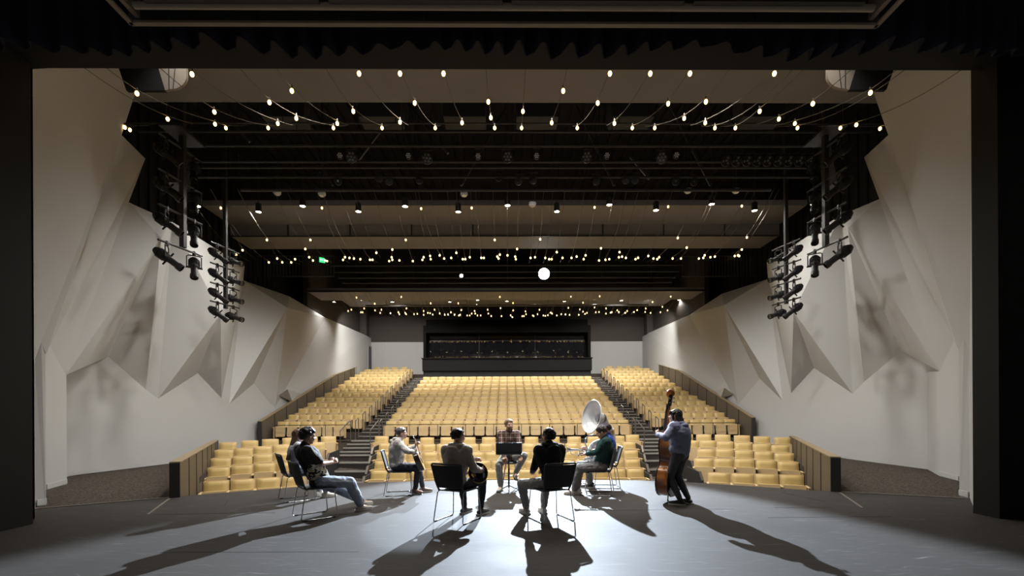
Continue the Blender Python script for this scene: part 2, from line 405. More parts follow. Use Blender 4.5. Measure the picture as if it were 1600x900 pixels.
# small dark recess wedges low on the rear facets, wall screws are left to the plaster
for side, pts in ((-1, ((449.5, 608, .55), (472, 616, .02), (457, 628, .25))), (1, ((1132, 606, .55), (1112, 613, .02), (1125, 624, .25)))):
    a, b, c = [P(x, y, d, side) for x, y, d in pts]; q = MB(); q.add([a, b, c, a+Vector((side*.5, .1, -.3))], [(0, 1, 2), (0, 3, 1), (1, 3, 2), (0, 2, 3)])
    struct(q.build('wall_wedge_' + side_name(side), M_WALL, smooth=0))
# baseboards: a shallow grooved board along the foot of the wall
for side, pts in ((-1, [((104.5, 744), (273, 723.5)), ((72.5, 765), (104, 756)), ((57, 791), (71.5, 787.7))]), (1, [((1468, 732), (1304, 714)), ((1498.5, 751.5), (1468.5, 743)), ((1514, 778), (1499.5, 774))])):
    q = MB()
    for a, b in pts:
        a = on_z(*a); b = on_z(*b); d = (b-a); nrm = Vector((-d.y, d.x, 0)).normalized()
        if nrm.x*side > 0: nrm = -nrm
        c = (a+b)/2+nrm*.008; rot = Matrix.Rotation(math.atan2(d.y, d.x), 3, 'Z')
        q.box((c.x, c.y, .055), (d.length, .016, .10), rot)
    struct(q.build('baseboard_' + side_name(side), M_WALL, smooth=0))

# ------------------------------------------------------------------ rear wall, upper walls, black shell
q = MB()
for s in (-1, 1):
    q.box((s*8.2, 35.6, 5.2), (5.6, .2, 4.1)); q.box((s*9.55, 35.49, 5.2), (.03, .04, 4.1))
struct(q.build('wall_back', M_WALL, smooth=0), 'white rear wall behind the last seats')
q = MB(); q.box((0, 35.7, 9.75), (24, .2, 5.0)); q.box((0, 35.72, 5.5), (11.4, .1, 4))
for s in (-1, 1):
    q.box((s*11.3, 30.4, 9.8), (.25, 10.4, 4.4)); q.box((s*10.95, 34.4, 9.8), (.5, .5, 4.4))
struct(q.build('wall_back_upper', M_BROWN, smooth=0), 'dark brown upper rear wall above the white band')
q = MB()
for s in (-1, 1):
    q.box((s*12.4, 21, 5.5), (.2, 30, 13.4))
    for k in range(38): q.box((s*12.27, 8+k*.42, 9.8), (.08, .14, 4.2))
struct(q.build('wall_upper_side', M_DEEP, smooth=0), 'black ribbed upper side walls')
q = MB(); q.box((0, 21, 12.2), (25, 30, .2))
for k in range(60): q.box((-12+k*.41, 15.5, 12.05), (.12, 17, .1))
struct(q.build('ceiling', M_DEEP, smooth=0), 'black corrugated roof deck over the hall')
# door in the rear return of the side wall
for s, name, x0, x1, y0, y1 in ((-1, 'door_1', 575.3, 579.4, 541, 585),):
    X = WL['end'].x+.02; a = on_x(x0, y0, X); b = on_x(x1, y0, X)
    q = MB(); zb = 3.9; q.box((X, (a.y+b.y)/2, (a.z+zb)/2), (.05, b.y-a.y, a.z-zb)); d = q.build(name, mat('dark_door', (.03, .034, .04), .5), smooth=0); struct(d)
    q = MB(); q.box((X+.01, a.y-.05, (a.z+zb)/2), (.07, .09, a.z-zb)); q.box((X+.01, b.y+.05, (a.z+zb)/2), (.07, .09, a.z-zb)); q.box((X+.01, (a.y+b.y)/2, a.z+.05), (.07, b.y-a.y+.2, .1))
    q.build('door_frame', mat('door_frame_paint', (.3, .29, .28), .6), d, smooth=0)

# ------------------------------------------------------------------ suspended ceiling panels
def cpanel(label, mb_): return struct(mb_.build('ceiling_panel', M_CLOUD, smooth=0), label)
zc = on_y(793, 160.5, 10.5).z
q = MB(); q.box((0, 9.0, zc+.11), (17.6, 3.0, .22)); cpanel('dark brown suspended ceiling panel just beyond the proscenium', q)
q = MB(); z2 = 9.32; y2a = 700*(z2-H)/326.0; y2b = 700*(z2-H)/296.0; z2b = on_y(793, 368.5, y2b).z; y2c = 700*(z2b-H)/258.5
q.box((0, (y2a+y2b)/2, z2+.1), (22.6, y2b-y2a, .2)); q.box((0, y2b+.05, (z2+z2b)/2), (22.6, .1, z2-z2b)); q.box((0, (y2b+y2c)/2, z2b+.06), (22.6, y2c-y2b, .12))
cpanel('dark brown stepped ceiling panel over the middle of the hall', q)
M_LINE = M_STEEL
q = MB(); q.box((0, y2b-.03, z2b-.02), (22.6, .04, .05))
for px in (450, 547, 643, 739, 942, 1037, 1132): p_ = on_y(px, 360, y2b-.02); q.box((p_.x, p_.y, (z2+z2b)/2), (.05, .03, z2-z2b))
struct(q.build('trim_ceiling_joints', M_LINE, smooth=0))
z3 = on_y(793, 455.5, 24.4).z
q = MB(); q.box((0, 25.3, z3+.1), (21.6, 1.8, .2)); q.box((0, 29.5, z3+.9), (21.6, 3.2, .2)); cpanel('dark brown ceiling panel over the rear seats', q)
q = MB(); q.box((0, 24.36, z3+.02), (21.8, .06, .09)); struct(q.build('trim_ceiling_edge', M_STEEL, smooth=0))

# ------------------------------------------------------------------ seating floor
ROW_Z0, ROW_DY = 20.9, 1.033
def row_y(i): return ROW_Z0+ROW_DY*i
def row_floor(i): return .35+.316*i if i <= 9 else 3.194+.28*(i-9)
q = MB()
for i in range(14):
    y0 = row_y(i)-.52; y1 = y0+ROW_DY; zf = row_floor(i)
    if i < 10: q.box((0, (y0+y1)/2, zf-.6), (22.2, y1-y0, 1.2))
    else:
        for s in (-1, 1): q.box((s*8.55, (y0+y1)/2, zf-.6), (5.1, y1-y0, 1.2))
for s in (-1, 1): q.box((s*8.5, 35.05, 4.0), (5.2, 1.4, 1.2))
struct(q.build('floor_terrace', M_CARPET, smooth=0), 'carpeted stepped floor under the upper seats')
def lower_s(X, Y): return Y + min(1.65, max(0, (abs(X)-4.0)*.55))
def lower_z(X, Y):
    s = lower_s(X, Y); pts = [(9.5, -.98), (12.6, -.94), (13.9, -.81), (15.15, -.65), (16.4, -.46), (17.6, -.27), (18.4, -.18), (24, -.18)]
    for (a, za), (b, zb) in zip(pts, pts[1:]):
        if s <= b: return za+(zb-za)*max(0, (s-a)/(b-a))
    return pts[-1][1]
q = MB(); nx, ny = 44, 22; vs = []; fs = []
for j in range(ny+1):
    for i in range(nx+1):
        X = -11+22*i/nx; Y = 8.4+12.1*j/ny; vs.append((X, Y, lower_z(X, Y)-.005))
for j in range(ny):
    for i in range(nx): a = j*(nx+1)+i; fs.append((a, a+1, a+nx+2, a+nx+1))
q.add(vs, fs); struct(q.build('floor_lower_seating', M_CARPET, smooth=60), 'carpeted sloping floor of the lower seating')
q = MB(); q.box((0, 20.33, .04), (22.2, .08, .62)); q.box((0, 20.30, .36), (22.2, .12, .04)); struct(q.build('wall_riser', M_WOODW, smooth=0))
# ------------------------------------------------------------------ theatre seats
M_VINYL = mat('tan_vinyl', (.56, .40, .155), .42, spec=.45)
M_SWOOD = wood('light_seat_wood', (.53, .375, .19), (.62, .45, .24), (1, 1, .12), .45)
M_SEATLEG = mat('seat_bracket_metal', (.03, .028, .026), .5)
def seat_meshes(wd):
    """unit seat facing -Y, floor at z = 0; returns (name, mesh) parts"""
    rake = Matrix.Rotation(R(-13), 3, 'X')
    out = []
    def place(q, start=0):       # lean the back
        o = Vector((0, .16, .45))
        for i in range(start, len(q.v)): q.v[i] = rake @ (q.v[i]-o) + o
        return q
    # cushion: puffed sheet with a rolled top
    q = MB(); cw = wd*.455; nx, nz = 8, 7; vs = []; fs = []
    for j in range(nz+1):
        v = j/nz; z = .44+.42*v
        for i in range(nx+1):
            u = -1+2*i/nx; x = u*cw
            ex = 1-abs(u)**6; ez = (1-abs(2*v-1)**5)
            y = .12-.055*ex*min(1, ez+.25)+.012*math.sin(v*PI)*1.0
            vs.append((x, y, z))
    n0 = len(vs)
    for j in range(nz+1):
        for i in range(nx+1): vs.append((vs[j*(nx+1)+i][0], .165, vs[j*(nx+1)+i][2]))
    for j in range(nz):
        for i in range(nx): a = j*(nx+1)+i; fs.append((a, a+1, a+nx+2, a+nx+1))
    ring = [i for i in range(nx+1)]+[(j+1)*(nx+1)-1 for j in range(1, nz+1)]+[nz*(nx+1)+i for i in range(nx-1, -1, -1)]+[j*(nx+1) for j in range(nz-1, 0, -1)]
    for a, b in zip(ring, ring[1:]+ring[:1]): fs.append((b, a, a+n0, b+n0))
    q.add(vs, fs); place(q); out.append(('backrest_cushion', q.mesh('backrest_cushion', M_VINYL, 50)))
    # plywood shell behind the cushion with a gently bowed top edge
    q = MB(); pts = []; hw = wd*.485
    for i in range(9): u = -1+2*i/8; pts.append((u*hw, .168, .885+.012*(1-u*u)))
    pts += [(hw, .168, .30), (-hw, .168, .30)]
    q.prism(pts, (0, .022, 0)); place(q); out.append(('back_shell', q.mesh('back_shell', M_SWOOD, 30)))
    # tipped-up seat: plywood pan with rounded bottom corners
    q = MB(); hw = wd*.44; pts = []
    for a in range(0, 91, 15): pts.append((hw-.07+.07*math.sin(R(a)), -.11, .255-.07*math.cos(R(a))+.0))
    pts += [(hw, -.11, .655), (-hw, -.11, .655)]
    for a in range(90, -1, -15): pts.append((-hw+.07-.07*math.sin(R(a)), -.11, .255-.07*math.cos(R(a))))
    q.prism(pts, (0, .022, 0)); q.xf(Matrix.Translation((0, -.11, .4)) @ Matrix.Rotation(R(-7), 4, 'X') @ Matrix.Translation((0, .11, -.4)))
    out.append(('seat_pan', q.mesh('seat_pan', M_SWOOD, 30)))
    q = MB(); q.box((0, -.05, .46), (hw*1.9, .085, .40), Matrix.Rotation(R(-7), 3, 'X'), .035); out.append(('seat_cushion', q.mesh('seat_cushion', M_VINYL, 50)))
    # arm and its standard on the +X boundary
    q = MB(); q.box((wd/2, -.05, .62), (.06, .36, .03), None, .012); out.append(('armrest', q.mesh('armrest', M_SWOOD, 40)))
    q = MB(); q.box((wd/2, .02, .44), (.035, .20, .34)); q.box((wd/2, .06, .15), (.035, .09, .30)); q.box((wd/2, .04, .012), (.06, .28, .024)); out.append(('standard', q.mesh('standard', M_SEATLEG, 0)))
    # row-end panel and first arm on the -X side
    q = MB(); q.box((-wd/2, -.05, .62), (.06, .36, .03), None, .012); q.box((-wd/2, -.02, .36), (.03, .30, .50)); out.append(('end_panel', q.mesh('end_panel', M_SWOOD, 40)))
    q = MB(); q.box((wd/2+.005, -.02, .36), (.03, .30, .50)); out.append(('end_panel_far', q.mesh('end_panel', M_SWOOD, 40)))
    return dict(out)
SM = {.52: seat_meshes(.52), .56: seat_meshes(.56)}
SEATS = []                                  # (distance, pos, rot, width, first, last, label)
def seat(X, Y, Z, rot, wd, first, last, label): SEATS.append((math.hypot(X, Y), Vector((X, Y, Z)), rot, wd, first, last, label))
FRONT_ROWS = ['front row', 'second row', 'third row', 'fourth row', 'loosely spaced fifth row']
# lower block, middle
for r, (Y, X1, nn) in enumerate(((12.6, 3.92, 15), (13.9, 4.2, 16), (15.15, 4.5, 17), (16.4, 4.78, 18))):
    pit = 2*X1/nn
    for k in range(nn):
        X = -X1+pit*(k+.5)
        seat(X, Y, lower_z(X, Y), 0, .52, k == 0, k == nn-1, 'tan theatre seat, %s from the guitarist side, %s, lower middle block' % (ORD[k], FRONT_ROWS[r]))
xs = [-5.0, -4.2, -3.2, -2.4, -1.55, -.75, .1, .95, 1.8, 2.65, 3.45, 4.4, 4.98]
for k, X in enumerate(xs): seat(X, 17.6, lower_z(X, 17.6), 0, .56, True, True, 'tan theatre seat, %s from the guitarist side, spaced fifth row, lower middle block' % ORD[k])
# lower blocks at the sides, angled to the stage; each row starts at its outer seat
for s, who, rows, ang in ((-1, 'guitarist', ((-7.02, 10.8, 4), (-7.95, 12.35, 5), (-8.62, 13.5, 5), (-9.22, 14.6, 6), (-9.8, 15.75, 6)), 25), (1, 'double bass', ((7.1, 11.05, 4), (7.98, 12.6, 5), (8.55, 13.7, 5), (9.1, 14.8, 6), (9.95, 16.05, 6)), 21)):
    for r, (X0, Y0, nn) in enumerate(rows):
        pit = .56 if r < 4 else .66
        for k in range(nn):
            X = X0-s*math.cos(R(ang))*pit*k; Y = Y0+math.sin(R(ang))*pit*k
            seat(X, Y, lower_z(X, Y), R(-s*ang) if True else 0, .56, k == 0 if s < 0 else k == nn-1, k == nn-1 if s < 0 else k == 0,
                 'tan theatre seat, %s from outer end, %s, lower block, %s side' % (ORD[k], FRONT_ROWS[r].replace('loosely spaced ', ''), who))
# upper block, middle
for i in range(10):
    for k in range(22):
        X = -5.72+.52*(k+.5)
        seat(X, row_y(i), row_floor(i), 0, .52, k == 0, k == 21, 'tan theatre seat, %s from the guitarist side, %s row, upper middle block' % (ORD[k], ORD[i]))
for s, who in ((-1, 'guitarist'), (1, 'double bass')):
    for i in range(14):
        nn = 7 if i > 0 else 6
        if i == 13: nn = 4
        for k in range(nn):
            X = s*(10.42-.52*k) if i < 13 else s*(10.0-.66*k*(1 if k < 3 else 1.06))
            Y = row_y(i)-.18*(k < 3)*(3-k)*(.35 if i < 5 else .1)
            seat(X, Y, row_floor(i), R(-s*4 if i < 5 else 0), .52, (k == 0) if s < 0 else (k == nn-1), (k == nn-1) if s < 0 else (k == 0),
                 'tan theatre seat, %s from outer end, %s row, upper block, %s side' % (ORD[k], ORD[i], who))
SEATS.sort(key=lambda t: t[0])
def build_seats():
    stuff_v = {}
    for n_, (d, pos, rot, wd, a, b, label) in enumerate(SEATS):
        parts = ['backrest_cushion', 'back_shell', 'seat_pan', 'seat_cushion', 'armrest', 'standard']+(['end_panel'] if a else [])+(['end_panel_far'] if b else [])
        if n_ < 300:
            t = thing('theatre_seat', label, 'theatre seat', pos, rot, 'tan theatre seats in rows')
            for p_ in parts:
                o = bpy.data.objects.new(p_.replace('_far', ''), SM[wd][p_]); COL.objects.link(o); o.parent = t
        else:
            M = Matrix.Translation(pos) @ Matrix.Rotation(rot, 4, 'Z')
            for p_ in parts:
                me = SM[wd][p_]; k = me.materials[0].name; q = stuff_v.setdefault(k, MB())
                q.add([M @ v.co for v in me.vertices], [tuple(f.vertices) for f in me.polygons])
    # everything past the three hundred nearest: one mass of far seats
    V = []; Fc = []; mi = []; ms = []
    for j, (k, q) in enumerate(stuff_v.items()):
        o = len(V); V += [tuple(v) for v in q.v]; Fc += [tuple(i+o for i in f) for f in q.f]; mi += [j]*len(q.f); ms.append(bpy.data.materials[k])
    me = bpy.data.meshes.new('far_theatre_seats'); me.from_pydata(V, [], Fc)
    for m in ms: me.materials.append(m)
    me.polygons.foreach_set('material_index', mi); me.polygons.foreach_set('use_smooth', [True]*len(Fc)); me.set_sharp_from_angle(angle=R(40))
    o = bpy.data.objects.new('far_theatre_seats', me); COL.objects.link(o)
    tag(o, 'mass of tan theatre seats filling the rearmost rows below the control booth', 'theatre seats', None, 'stuff')
build_seats()
# ------------------------------------------------------------------ control booth
bt = thing('control_booth', 'black control booth with a wide dark window behind the middle seats', 'control booth', (0, 31.2, 0))
BX = 5.86; M_BOOTHD = mat('booth_black_paint', (.004, .004, .004), .9, spec=.05)
def zz(py, Y): return on_y(793, py, Y).z
q = MB(); a, b = zz(560, 31.2), zz(579, 31.2); q.box((0, .12, (a+b)/2), (2*BX+.1, .24, a-b)); q.box((0, .1, a+.02), (2*BX+.2, .36, .05)); q.build('front_panel', mat('booth_panel_paint', (.012, .0115, .0115), .9, spec=.08), bt, 0)
q = MB(); q.box((0, .22, b-.5), (2*BX, .2, 1.0)); q.build('base', M_DEEP, bt, 0)
c = zz(519, 31.2); q = MB(); q.box((0, .9, (a+c)/2), (2*BX-.3, .03, c-a)); q.build('window_pane', M_GLASS, bt, 0)
q = MB(); 
for s in (-1, 1): q.box((s*(BX-.1), .6, (a+c)/2), (.2, .9, c-a))
q.box((0, .6, c+.25), (2*BX, .9, .5)); q.build('window_surround', M_BOOTHD, bt, 0)
q = MB(); q.box((0, .85, a+.75*(c-a)), (2*BX-.5, .03, .025))
for k in (-2, 2): q.box((k, .85, (a+c)/2), (.02, .02, c-a))
q.build('window_bars', M_STEEL, bt, 0)
q = MB(); q.box((0, 2.8, (a+c)/2), (2*BX-.1, 3.6, c-a+2.2)); q.build('booth_body', M_BOOTHD, bt, 0)

# ------------------------------------------------------------------ low parapet walls beside the seating
def parapet(label, A, B, zA, zB, zbot, posts, thick=.14, kink=None):
    t = thing('side_parapet', label, 'parapet', (A.x, A.y, 0))
    o = Vector((A.x, A.y, 0)); segs = [(A, B, zA, zB)] if kink is None else [(A, kink[0], zA, kink[1]), (kink[0], B, kink[1], zB)]
    Ltot = sum((b-a).length for a, b, _, _ in segs); done = 0
    pn = MB(); cp = MB()
    for a, b, za, zb in segs:
        d = Vector((b.x-a.x, b.y-a.y, 0)); nrm = Vector((-d.y, d.x, 0)).normalized()*thick/2
        for wd, q, z0a, z0b, z1a, z1b in ((1, pn, zbot(a), zbot(b), za-.022, zb-.022), (1.25, cp, za-.022, zb-.022, za, zb)):
            vs = []
            for p_, lo, hi in ((a, z0a, z1a), (b, z0b, z1b)):
                for sg in (-1, 1):
                    for z in (lo, hi): vs.append(Vector((p_.x, p_.y, z))+nrm*sg*wd-o)
            q.add(vs, [(0, 1, 3, 2), (4, 6, 7, 5), (0, 4, 5, 1), (2, 3, 7, 6), (0, 2, 6, 4), (1, 5, 7, 3)])
    pn.build('wood_panel', M_WOODW, t, 0); cp.build('cap_rail', M_WOODC, t, 0)
    for k in range(posts):
        u = k/(posts-1)*Ltot; 
        for a, b, za, zb in segs:
            l = (b-a).length
            if u <= l+1e-6: break
            u -= l
        f_ = min(1, u/l); p_ = a.lerp(b, f_); zt_ = za+(zb-za)*f_; zb_ = zbot(p_)
        q = MB(); q.box((p_.x-o.x, p_.y-o.y, (zt_+zb_)/2-.02), (thick*1.15, .075, zt_-zb_), Matrix.Rotation(math.atan2(b.y-a.y, b.x-a.x)-PI/2, 3, 'Z')); q.build('post', M_STEEL, t, 0)
    return t
A = on_z(273.5, 777.2); B = Vector((-10.55, 16.3, 0))
parapet('low brown panelled wall beside the lower seats on the guitarist side', A, B, on_y(273.5, 721.5, A.y).z, .64, lambda p: -1.0, 8)
A = on_z(1305.5, 768.3); B = Vector((10.6, 16.6, 0))
parapet('low brown panelled wall beside the lower seats on the double bass side', A, B, on_y(1305.5, 713.5, A.y).z, .66, lambda p: -1.0, 8)
for s, who, fpx, kpx, epx in ((-1, 'guitarist', (406, 658), (523, 585), (571, 567)), (1, 'double bass', (1177, 652), (1062, 578.5), (1012.5, 563.5))):
    X = s*10.9; a = on_x(fpx[0], fpx[1], X); k = on_x(kpx[0], kpx[1], X); b = on_x(epx[0], epx[1], X)
    parapet('tall sloping brown panelled wall climbing beside the upper seats on the %s side' % who, a, b, a.z, b.z, lambda p: -.3 if p.y < 20.4 else row_floor(min(13, (p.y-ROW_Z0)/ROW_DY))-.05, 14, .14, (k, k.z))
# thin guard rails in front of the upper seats
M_THIN = mat('thin_guard_rail_metal', (.05, .045, .04), .4, metal=.5)
for s, x0, x1, who in ((-1, -10.5, -7.1, 'side block beyond the guitarist'), (1, 7.1, 10.5, 'side block beyond the double bass'), (0, -5.7, 5.7, 'middle block behind the person in plaid')):
    t = thing('guard_rail', 'thin dark guard rail along front of upper %s' % who, 'guard rail', (0, 20.33, .35))
    q = MB(); q.tube([(x0, 0, .72), (x1, 0, .72)], .016, 6); q.build('top_rail', M_THIN, t)
    m_ = 4 if s else 10
    for k in range(m_): x = x0+(x1-x0)*k/(m_-1); q = MB(); q.tube([(x, 0, .0), (x, 0, .72)], .014, 6); q.build('post', M_THIN, t)

# ------------------------------------------------------------------ aisle steps and handrails
M_TREAD = mat('dark_step_carpet', (.05, .043, .038), .95, spec=.1)
M_NOSE = mat('grey_step_nosing', (.34, .32, .29), .5)
for s, who in ((-1, 'guitarist'), (1, 'double bass')):
    q = MB(); qn = MB()
    for i in range(13):
        for h in (0, 1):
            y0 = row_y(i)-.52-.0+h*.516; z = row_floor(i)+(.158 if i < 9 else .14)*(h-1)+.005+(.158 if h == 0 else .158)
            z = row_floor(i)+.158*h
            q.box((s*6.36, y0+.27, z-.2), (1.18, .56, .4)); qn.box((s*6.36, y0+.03, z+.004), (1.18, .08, .05))
    # flight from the cross-aisle up to the first upper row, then the lower aisle
    for k, (y, z) in enumerate(((18.75, -.03), (19.2, .10), (19.65, .23), (20.1, .35))):
        q.box((s*6.3, y+.3, z-.25), (1.45, .6, .5)); qn.box((s*6.3, y+.03, z+.004), (1.45, .08, .05))
    o = q.build('floor_aisle_steps_'+side_name(s), M_TREAD, smooth=0); struct(o, 'dark carpeted aisle steps'); n_ = qn.build('trim_nosing_'+side_name(s), M_NOSE, smooth=0); struct(n_)
    q = MB(); qn = MB()
    for k, Y in enumerate((12.2, 12.75, 13.3, 13.85, 15.0, 16.0, 17.0)):
        Xc = s*(4.0+.235*(Y-12.6)+.78); z = lower_z(Xc, Y)+.12+.015*k
        q.box((Xc, Y+.25, z-.3), (1.3, .5, .6)); qn.box((Xc, Y+.02, z+.004), (1.3, .08, .05))
    struct(q.build('floor_lower_steps_'+side_name(s), M_TREAD, smooth=0)); struct(qn.build('trim_lower_nosing_'+side_name(s), M_NOSE, smooth=0))
    # dark end panels of the lower middle block along the aisle
    for inner in (0, 1):
        e = thing('aisle_end_panel', 'dark slanted end panel beside the lower aisle, %s block edge, %s side' % ('middle' if not inner else 'angled', who), 'end panel', (0, 0, 0))
        for k, Y in enumerate((12.5, 13.8, 15.05, 16.3)):
            if inner and k > 2: continue
            Xc = s*(4.0+.235*(Y-12.6)+(.05 if not inner else 1.45)); z = lower_z(Xc, Y)
            q = MB(); q.prism([(Xc-.02, Y-.1, z-.2), (Xc-.02, Y+1.0, z-.1), (Xc-.02, Y+1.0, z+.78), (Xc-.02, Y+.12, z+.72), (Xc-.02, Y-.1, z+.45)], (.05, 0, 0)); q.build('plate', M_STEEL, e, 0)
            q = MB(); q.box((Xc, Y+.02, z+.62), (.07, .3, .03), Matrix.Rotation(R(50), 3, 'X')); q.build('cap', M_RAIL, e, 0)
    def handrail(X, Y, z, dy, hgt, drop, label, m_=M_RAIL):
        t = thing('handrail', label, 'handrail', (X, Y, z))
        q = MB(); q.tube([(0, 0, hgt-.06), (0, .03, hgt-.015), (0, .08, hgt)]+[(0, dy-.06, hgt+drop), (0, dy, hgt+drop-.05)], .022, 8); q.build('grip_bar', m_, t)
        q = MB(); q.cyl((0, 0, 0), (0, 0, hgt-.04), .02, seg=8); q.build('post', m_, t)
        q = MB(); q.cyl((0, dy, drop), (0, dy, hgt+drop-.04), .02, seg=8); q.build('post', m_, t)
        return t
    for i in range(12):
        handrail(s*6.93, row_y(i)-.42, row_floor(i), .42, .92, .10, 'dark handrail, outer edge of upper aisle, %s step up, %s side' % (ORD[i], who))
    for i in range(9):
        handrail(s*5.83, row_y(i)-.42, row_floor(i), .42, .88, .10, 'dark handrail beside the middle block, %s row up, aisle on %s side' % (ORD[i], who))
    for dx, wh in ((7.0, 'outer'), (5.75, 'inner')):
        handrail(s*dx, 18.8, -.03, 1.25, .92, .38, 'long sloping handrail at foot of upper aisle, %s edge, %s side' % (wh, who), M_RAIL)

# ------------------------------------------------------------------ valance curtain and screen box above the stage
M_VELVET = mat('navy_velvet', (.020, .021, .034), .8, spec=.08)
q = MB(); nx = 1000; vs = []; fs = []; zh = on_y(793, 78, 5.45).z
for i in range(nx+1):
    X = -8.6+17.2*i/nx; ph = X*20.5+2.2*math.sin(X*1.1)+1.3*math.sin(X*3.1+1)
    amp = .085+.03*math.sin(X*1.7+.6); y = 5.45+.06*math.sin(X*2.2)+amp*(math.sin(ph)+.3*math.sin(2*ph+.8)); zj = .02*math.sin(X*3.1)+.012*math.sin(X*8.3)
    vs += [(X, y, zh+zj), (X, 5.45+(y-5.45)*.8, zh+1.2), (X, 5.45+(y-5.45)*.5, zh+2.6)]
for i in range(nx):
    a = i*3
    for k in (0, 1): fs.append((a+k, a+3+k, a+4+k, a+k+1))
q.add(vs, fs); o = q.build('valance_curtain', M_VELVET, smooth=80)
sol = o.modifiers.new('s', 'SOLIDIFY'); sol.thickness = .02
tag(o, 'dark navy pleated velvet valance hanging across the top of the stage', 'curtain')
t = thing('screen_box', 'long rectangular ceiling slot housing a rolled projection screen above the stage', 'projection screen', (0, 0, 0))
M_SB = mat('screen_box_paint', (.30, .24, .18), .5, spec=.4); M_SBD = mat('screen_box_inside', (.03, .028, .026), .6)
Yf = 4.9; zb = on_y(793, 41.5, Yf).z; xl = on_y(205, 38, Yf).x; xr = on_y(1370, 45, Yf).x; xc = (xl+xr)/2; wl = xr-xl
q = MB(); q.box((xc, Yf-.012, zb+.012), (wl, .05, .025)); q.box((xl+.012, Yf-.6, zb+.012), (.05, 1.2, .025)); q.box((xr-.012, Yf-.6, zb+.012), (.05, 1.2, .025)); q.build('frame_lip', M_SB, t, 0)
q = MB(); q.box((xc, Yf-.02, zb+.2), (wl, .03, .36)); q.box((xc, Yf-.5, zb+.42), (wl, 1.1, .04))
for k in range(9): q.box((xl+wl*(k+.5)/9, Yf-.045, zb+.18), (.02, .03, .3))
q.build('back_board', M_SBD, t, 0)
for x in (xl+.1, xr-.1): q = MB(); q.box((x, Yf-.5, zb+.2), (.05, 1.0, .3)); q.build('side_board', M_SB, t, 0)
q = MB(); q.cyl((xl+.2, Yf-.20, zb+.035), (xr-.2, Yf-.20, zb+.035), .034, seg=16); q.build('screen_roll', mat('rolled_screen_fabric', (.45, .36, .27), .7), t)
for k in range(4):
    a = xl+.3+(wl-.6)*k/4+.05; b = xl+.3+(wl-.6)*(k+1)/4-.05; q = MB(); q.box(((a+b)/2, Yf-.262, zb+.05), (b-a, .05, .06)); q.build('roller_cover', M_SBD, t, 0)

# ------------------------------------------------------------------ curved speaker panels under the first ceiling panel
M_PLY = wood('pale_perforated_plywood', (.30, .255, .21), (.35, .30, .245), (1, 1, .2), .5)
for s, pb, who in ((-1, ((186, 108), (197, 141), (258, 141), (248, 108), (291, 108), (276, 141)), 'guitarist'), (1, ((1397, 108), (1385, 140), (1327, 140), (1337, 108), (1293, 108), (1309, 140)), 'double bass')):
    Yp = 8.0; t = thing('reflector_box', 'black hanging box with a curved pale plywood end, high up on the %s side' % who, 'acoustic reflector', (0, Yp, 0))
    a, b, c, d, e, f_ = [on_y(x, y, Yp) for x, y in pb]
    up = Vector((0, 0, 1.0)); o = Vector((0, Yp, 0))
    k1 = (a-b)/(a.z-b.z)*1.0; k2 = (d-c)/(d.z-c.z)*1.0
    q = MB(); q.prism([b-o, c-o, d-o+k2*.8, a-o+k1*.8], (0, .06, 0)); q.build('box', M_DEEP, t, 0)
    # curved end shell: quarter-round in elevation, planks running with the box's slope
    pts = [c-o]; n0 = 10
    for k in range(n0+1):
        ang = k/n0*PI/2; pts.append(Vector((c.x+(f_.x-c.x)*.45+(e.x-c.x-(f_.x-c.x)*.45)*math.sin(ang), 0, c.z+.02+(d.z-c.z)*.62*(1-math.cos(ang)))))
    pts.append(e-o); pts.append(e-o+Vector((0, 0, .8))); pts.append(d-o+k2*.8)
    q = MB(); q.prism(pts, (0, .05, 0)); q.build('curved_end', M_PLY, t, 30)
    q = MB()
    for u in (.36, .7): p0 = c.lerp(f_, u)-o; p1 = d.lerp(e, u)-o; q.tube([p0+Vector((0, -.004, .02)), p1+Vector((0, -.004, .5))], .006, 4)
    q.build('seam', M_STEEL, t)
# ------------------------------------------------------------------ pendant downlights
M_LENSW = mat('downlight_lens', (1, .85, .6), .4, emit=60, emit_col=(1, .80, .52))
M_BULB = mat('festoon_bulb_glass', (1, .75, .4), .3, emit=BULB, emit_col=(1, .64, .22))
M_CABLE = mat('festoon_cable', (.10, .085, .065), .5, spec=.5)
M_SOCK = mat('bulb_socket', (.05, .045, .04), .5)
def downlight(p, label, ztop, watts=HOUSE_W, size=150, aim=(0, 0, -5)):
    t = thing('pendant_downlight', label, 'ceiling light', p)
    q = MB(); q.lathe([(.0, .30), (.07, .30), (.095, .27), (.095, .0), (.085, .0), (.085, .03), (.0, .03)], seg=16); q.build('housing', M_STEEL, t)
    q = MB(); q.lathe([(.0, .012), (.08, .012), (.08, .022), (.0, .022)], seg=16); q.build('lens', M_LENSW, t)
    q = MB(); q.cyl((0, 0, .30), (0, 0, max(.4, ztop-p.z)), .012, seg=6); q.build('stem', M_STEEL, t)
    s_ = spot('lamp', (0, 0, -.02), aim, watts, WARM, size, .5, .09, t)
    return t
row_a = [(309, 322.5), (473, 322.5), (633, 323), (793, 321.5), (952, 320.5), (1112, 319.5), (1271, 319)]
row_b = [(404, 331.5), (560, 331), (716, 331.5), (870, 331), (1025, 329), (1179, 329.5)]
for k, (x, y) in enumerate(row_a): downlight(on_y(x, y, 14.7), 'lit pendant downlight, %s from the guitarist side, higher row before the stepped ceiling panel' % ORD[k], 12, HOUSE_W*(.15 if k in (0, 6) else 1.1))
for k, (x, y) in enumerate(row_b): downlight(on_y(x, y, 15.2), 'lit pendant downlight, %s from the guitarist side, lower row before the stepped ceiling panel' % ORD[k], 12, HOUSE_W*(.5 if k in (0, 5) else 1.0))
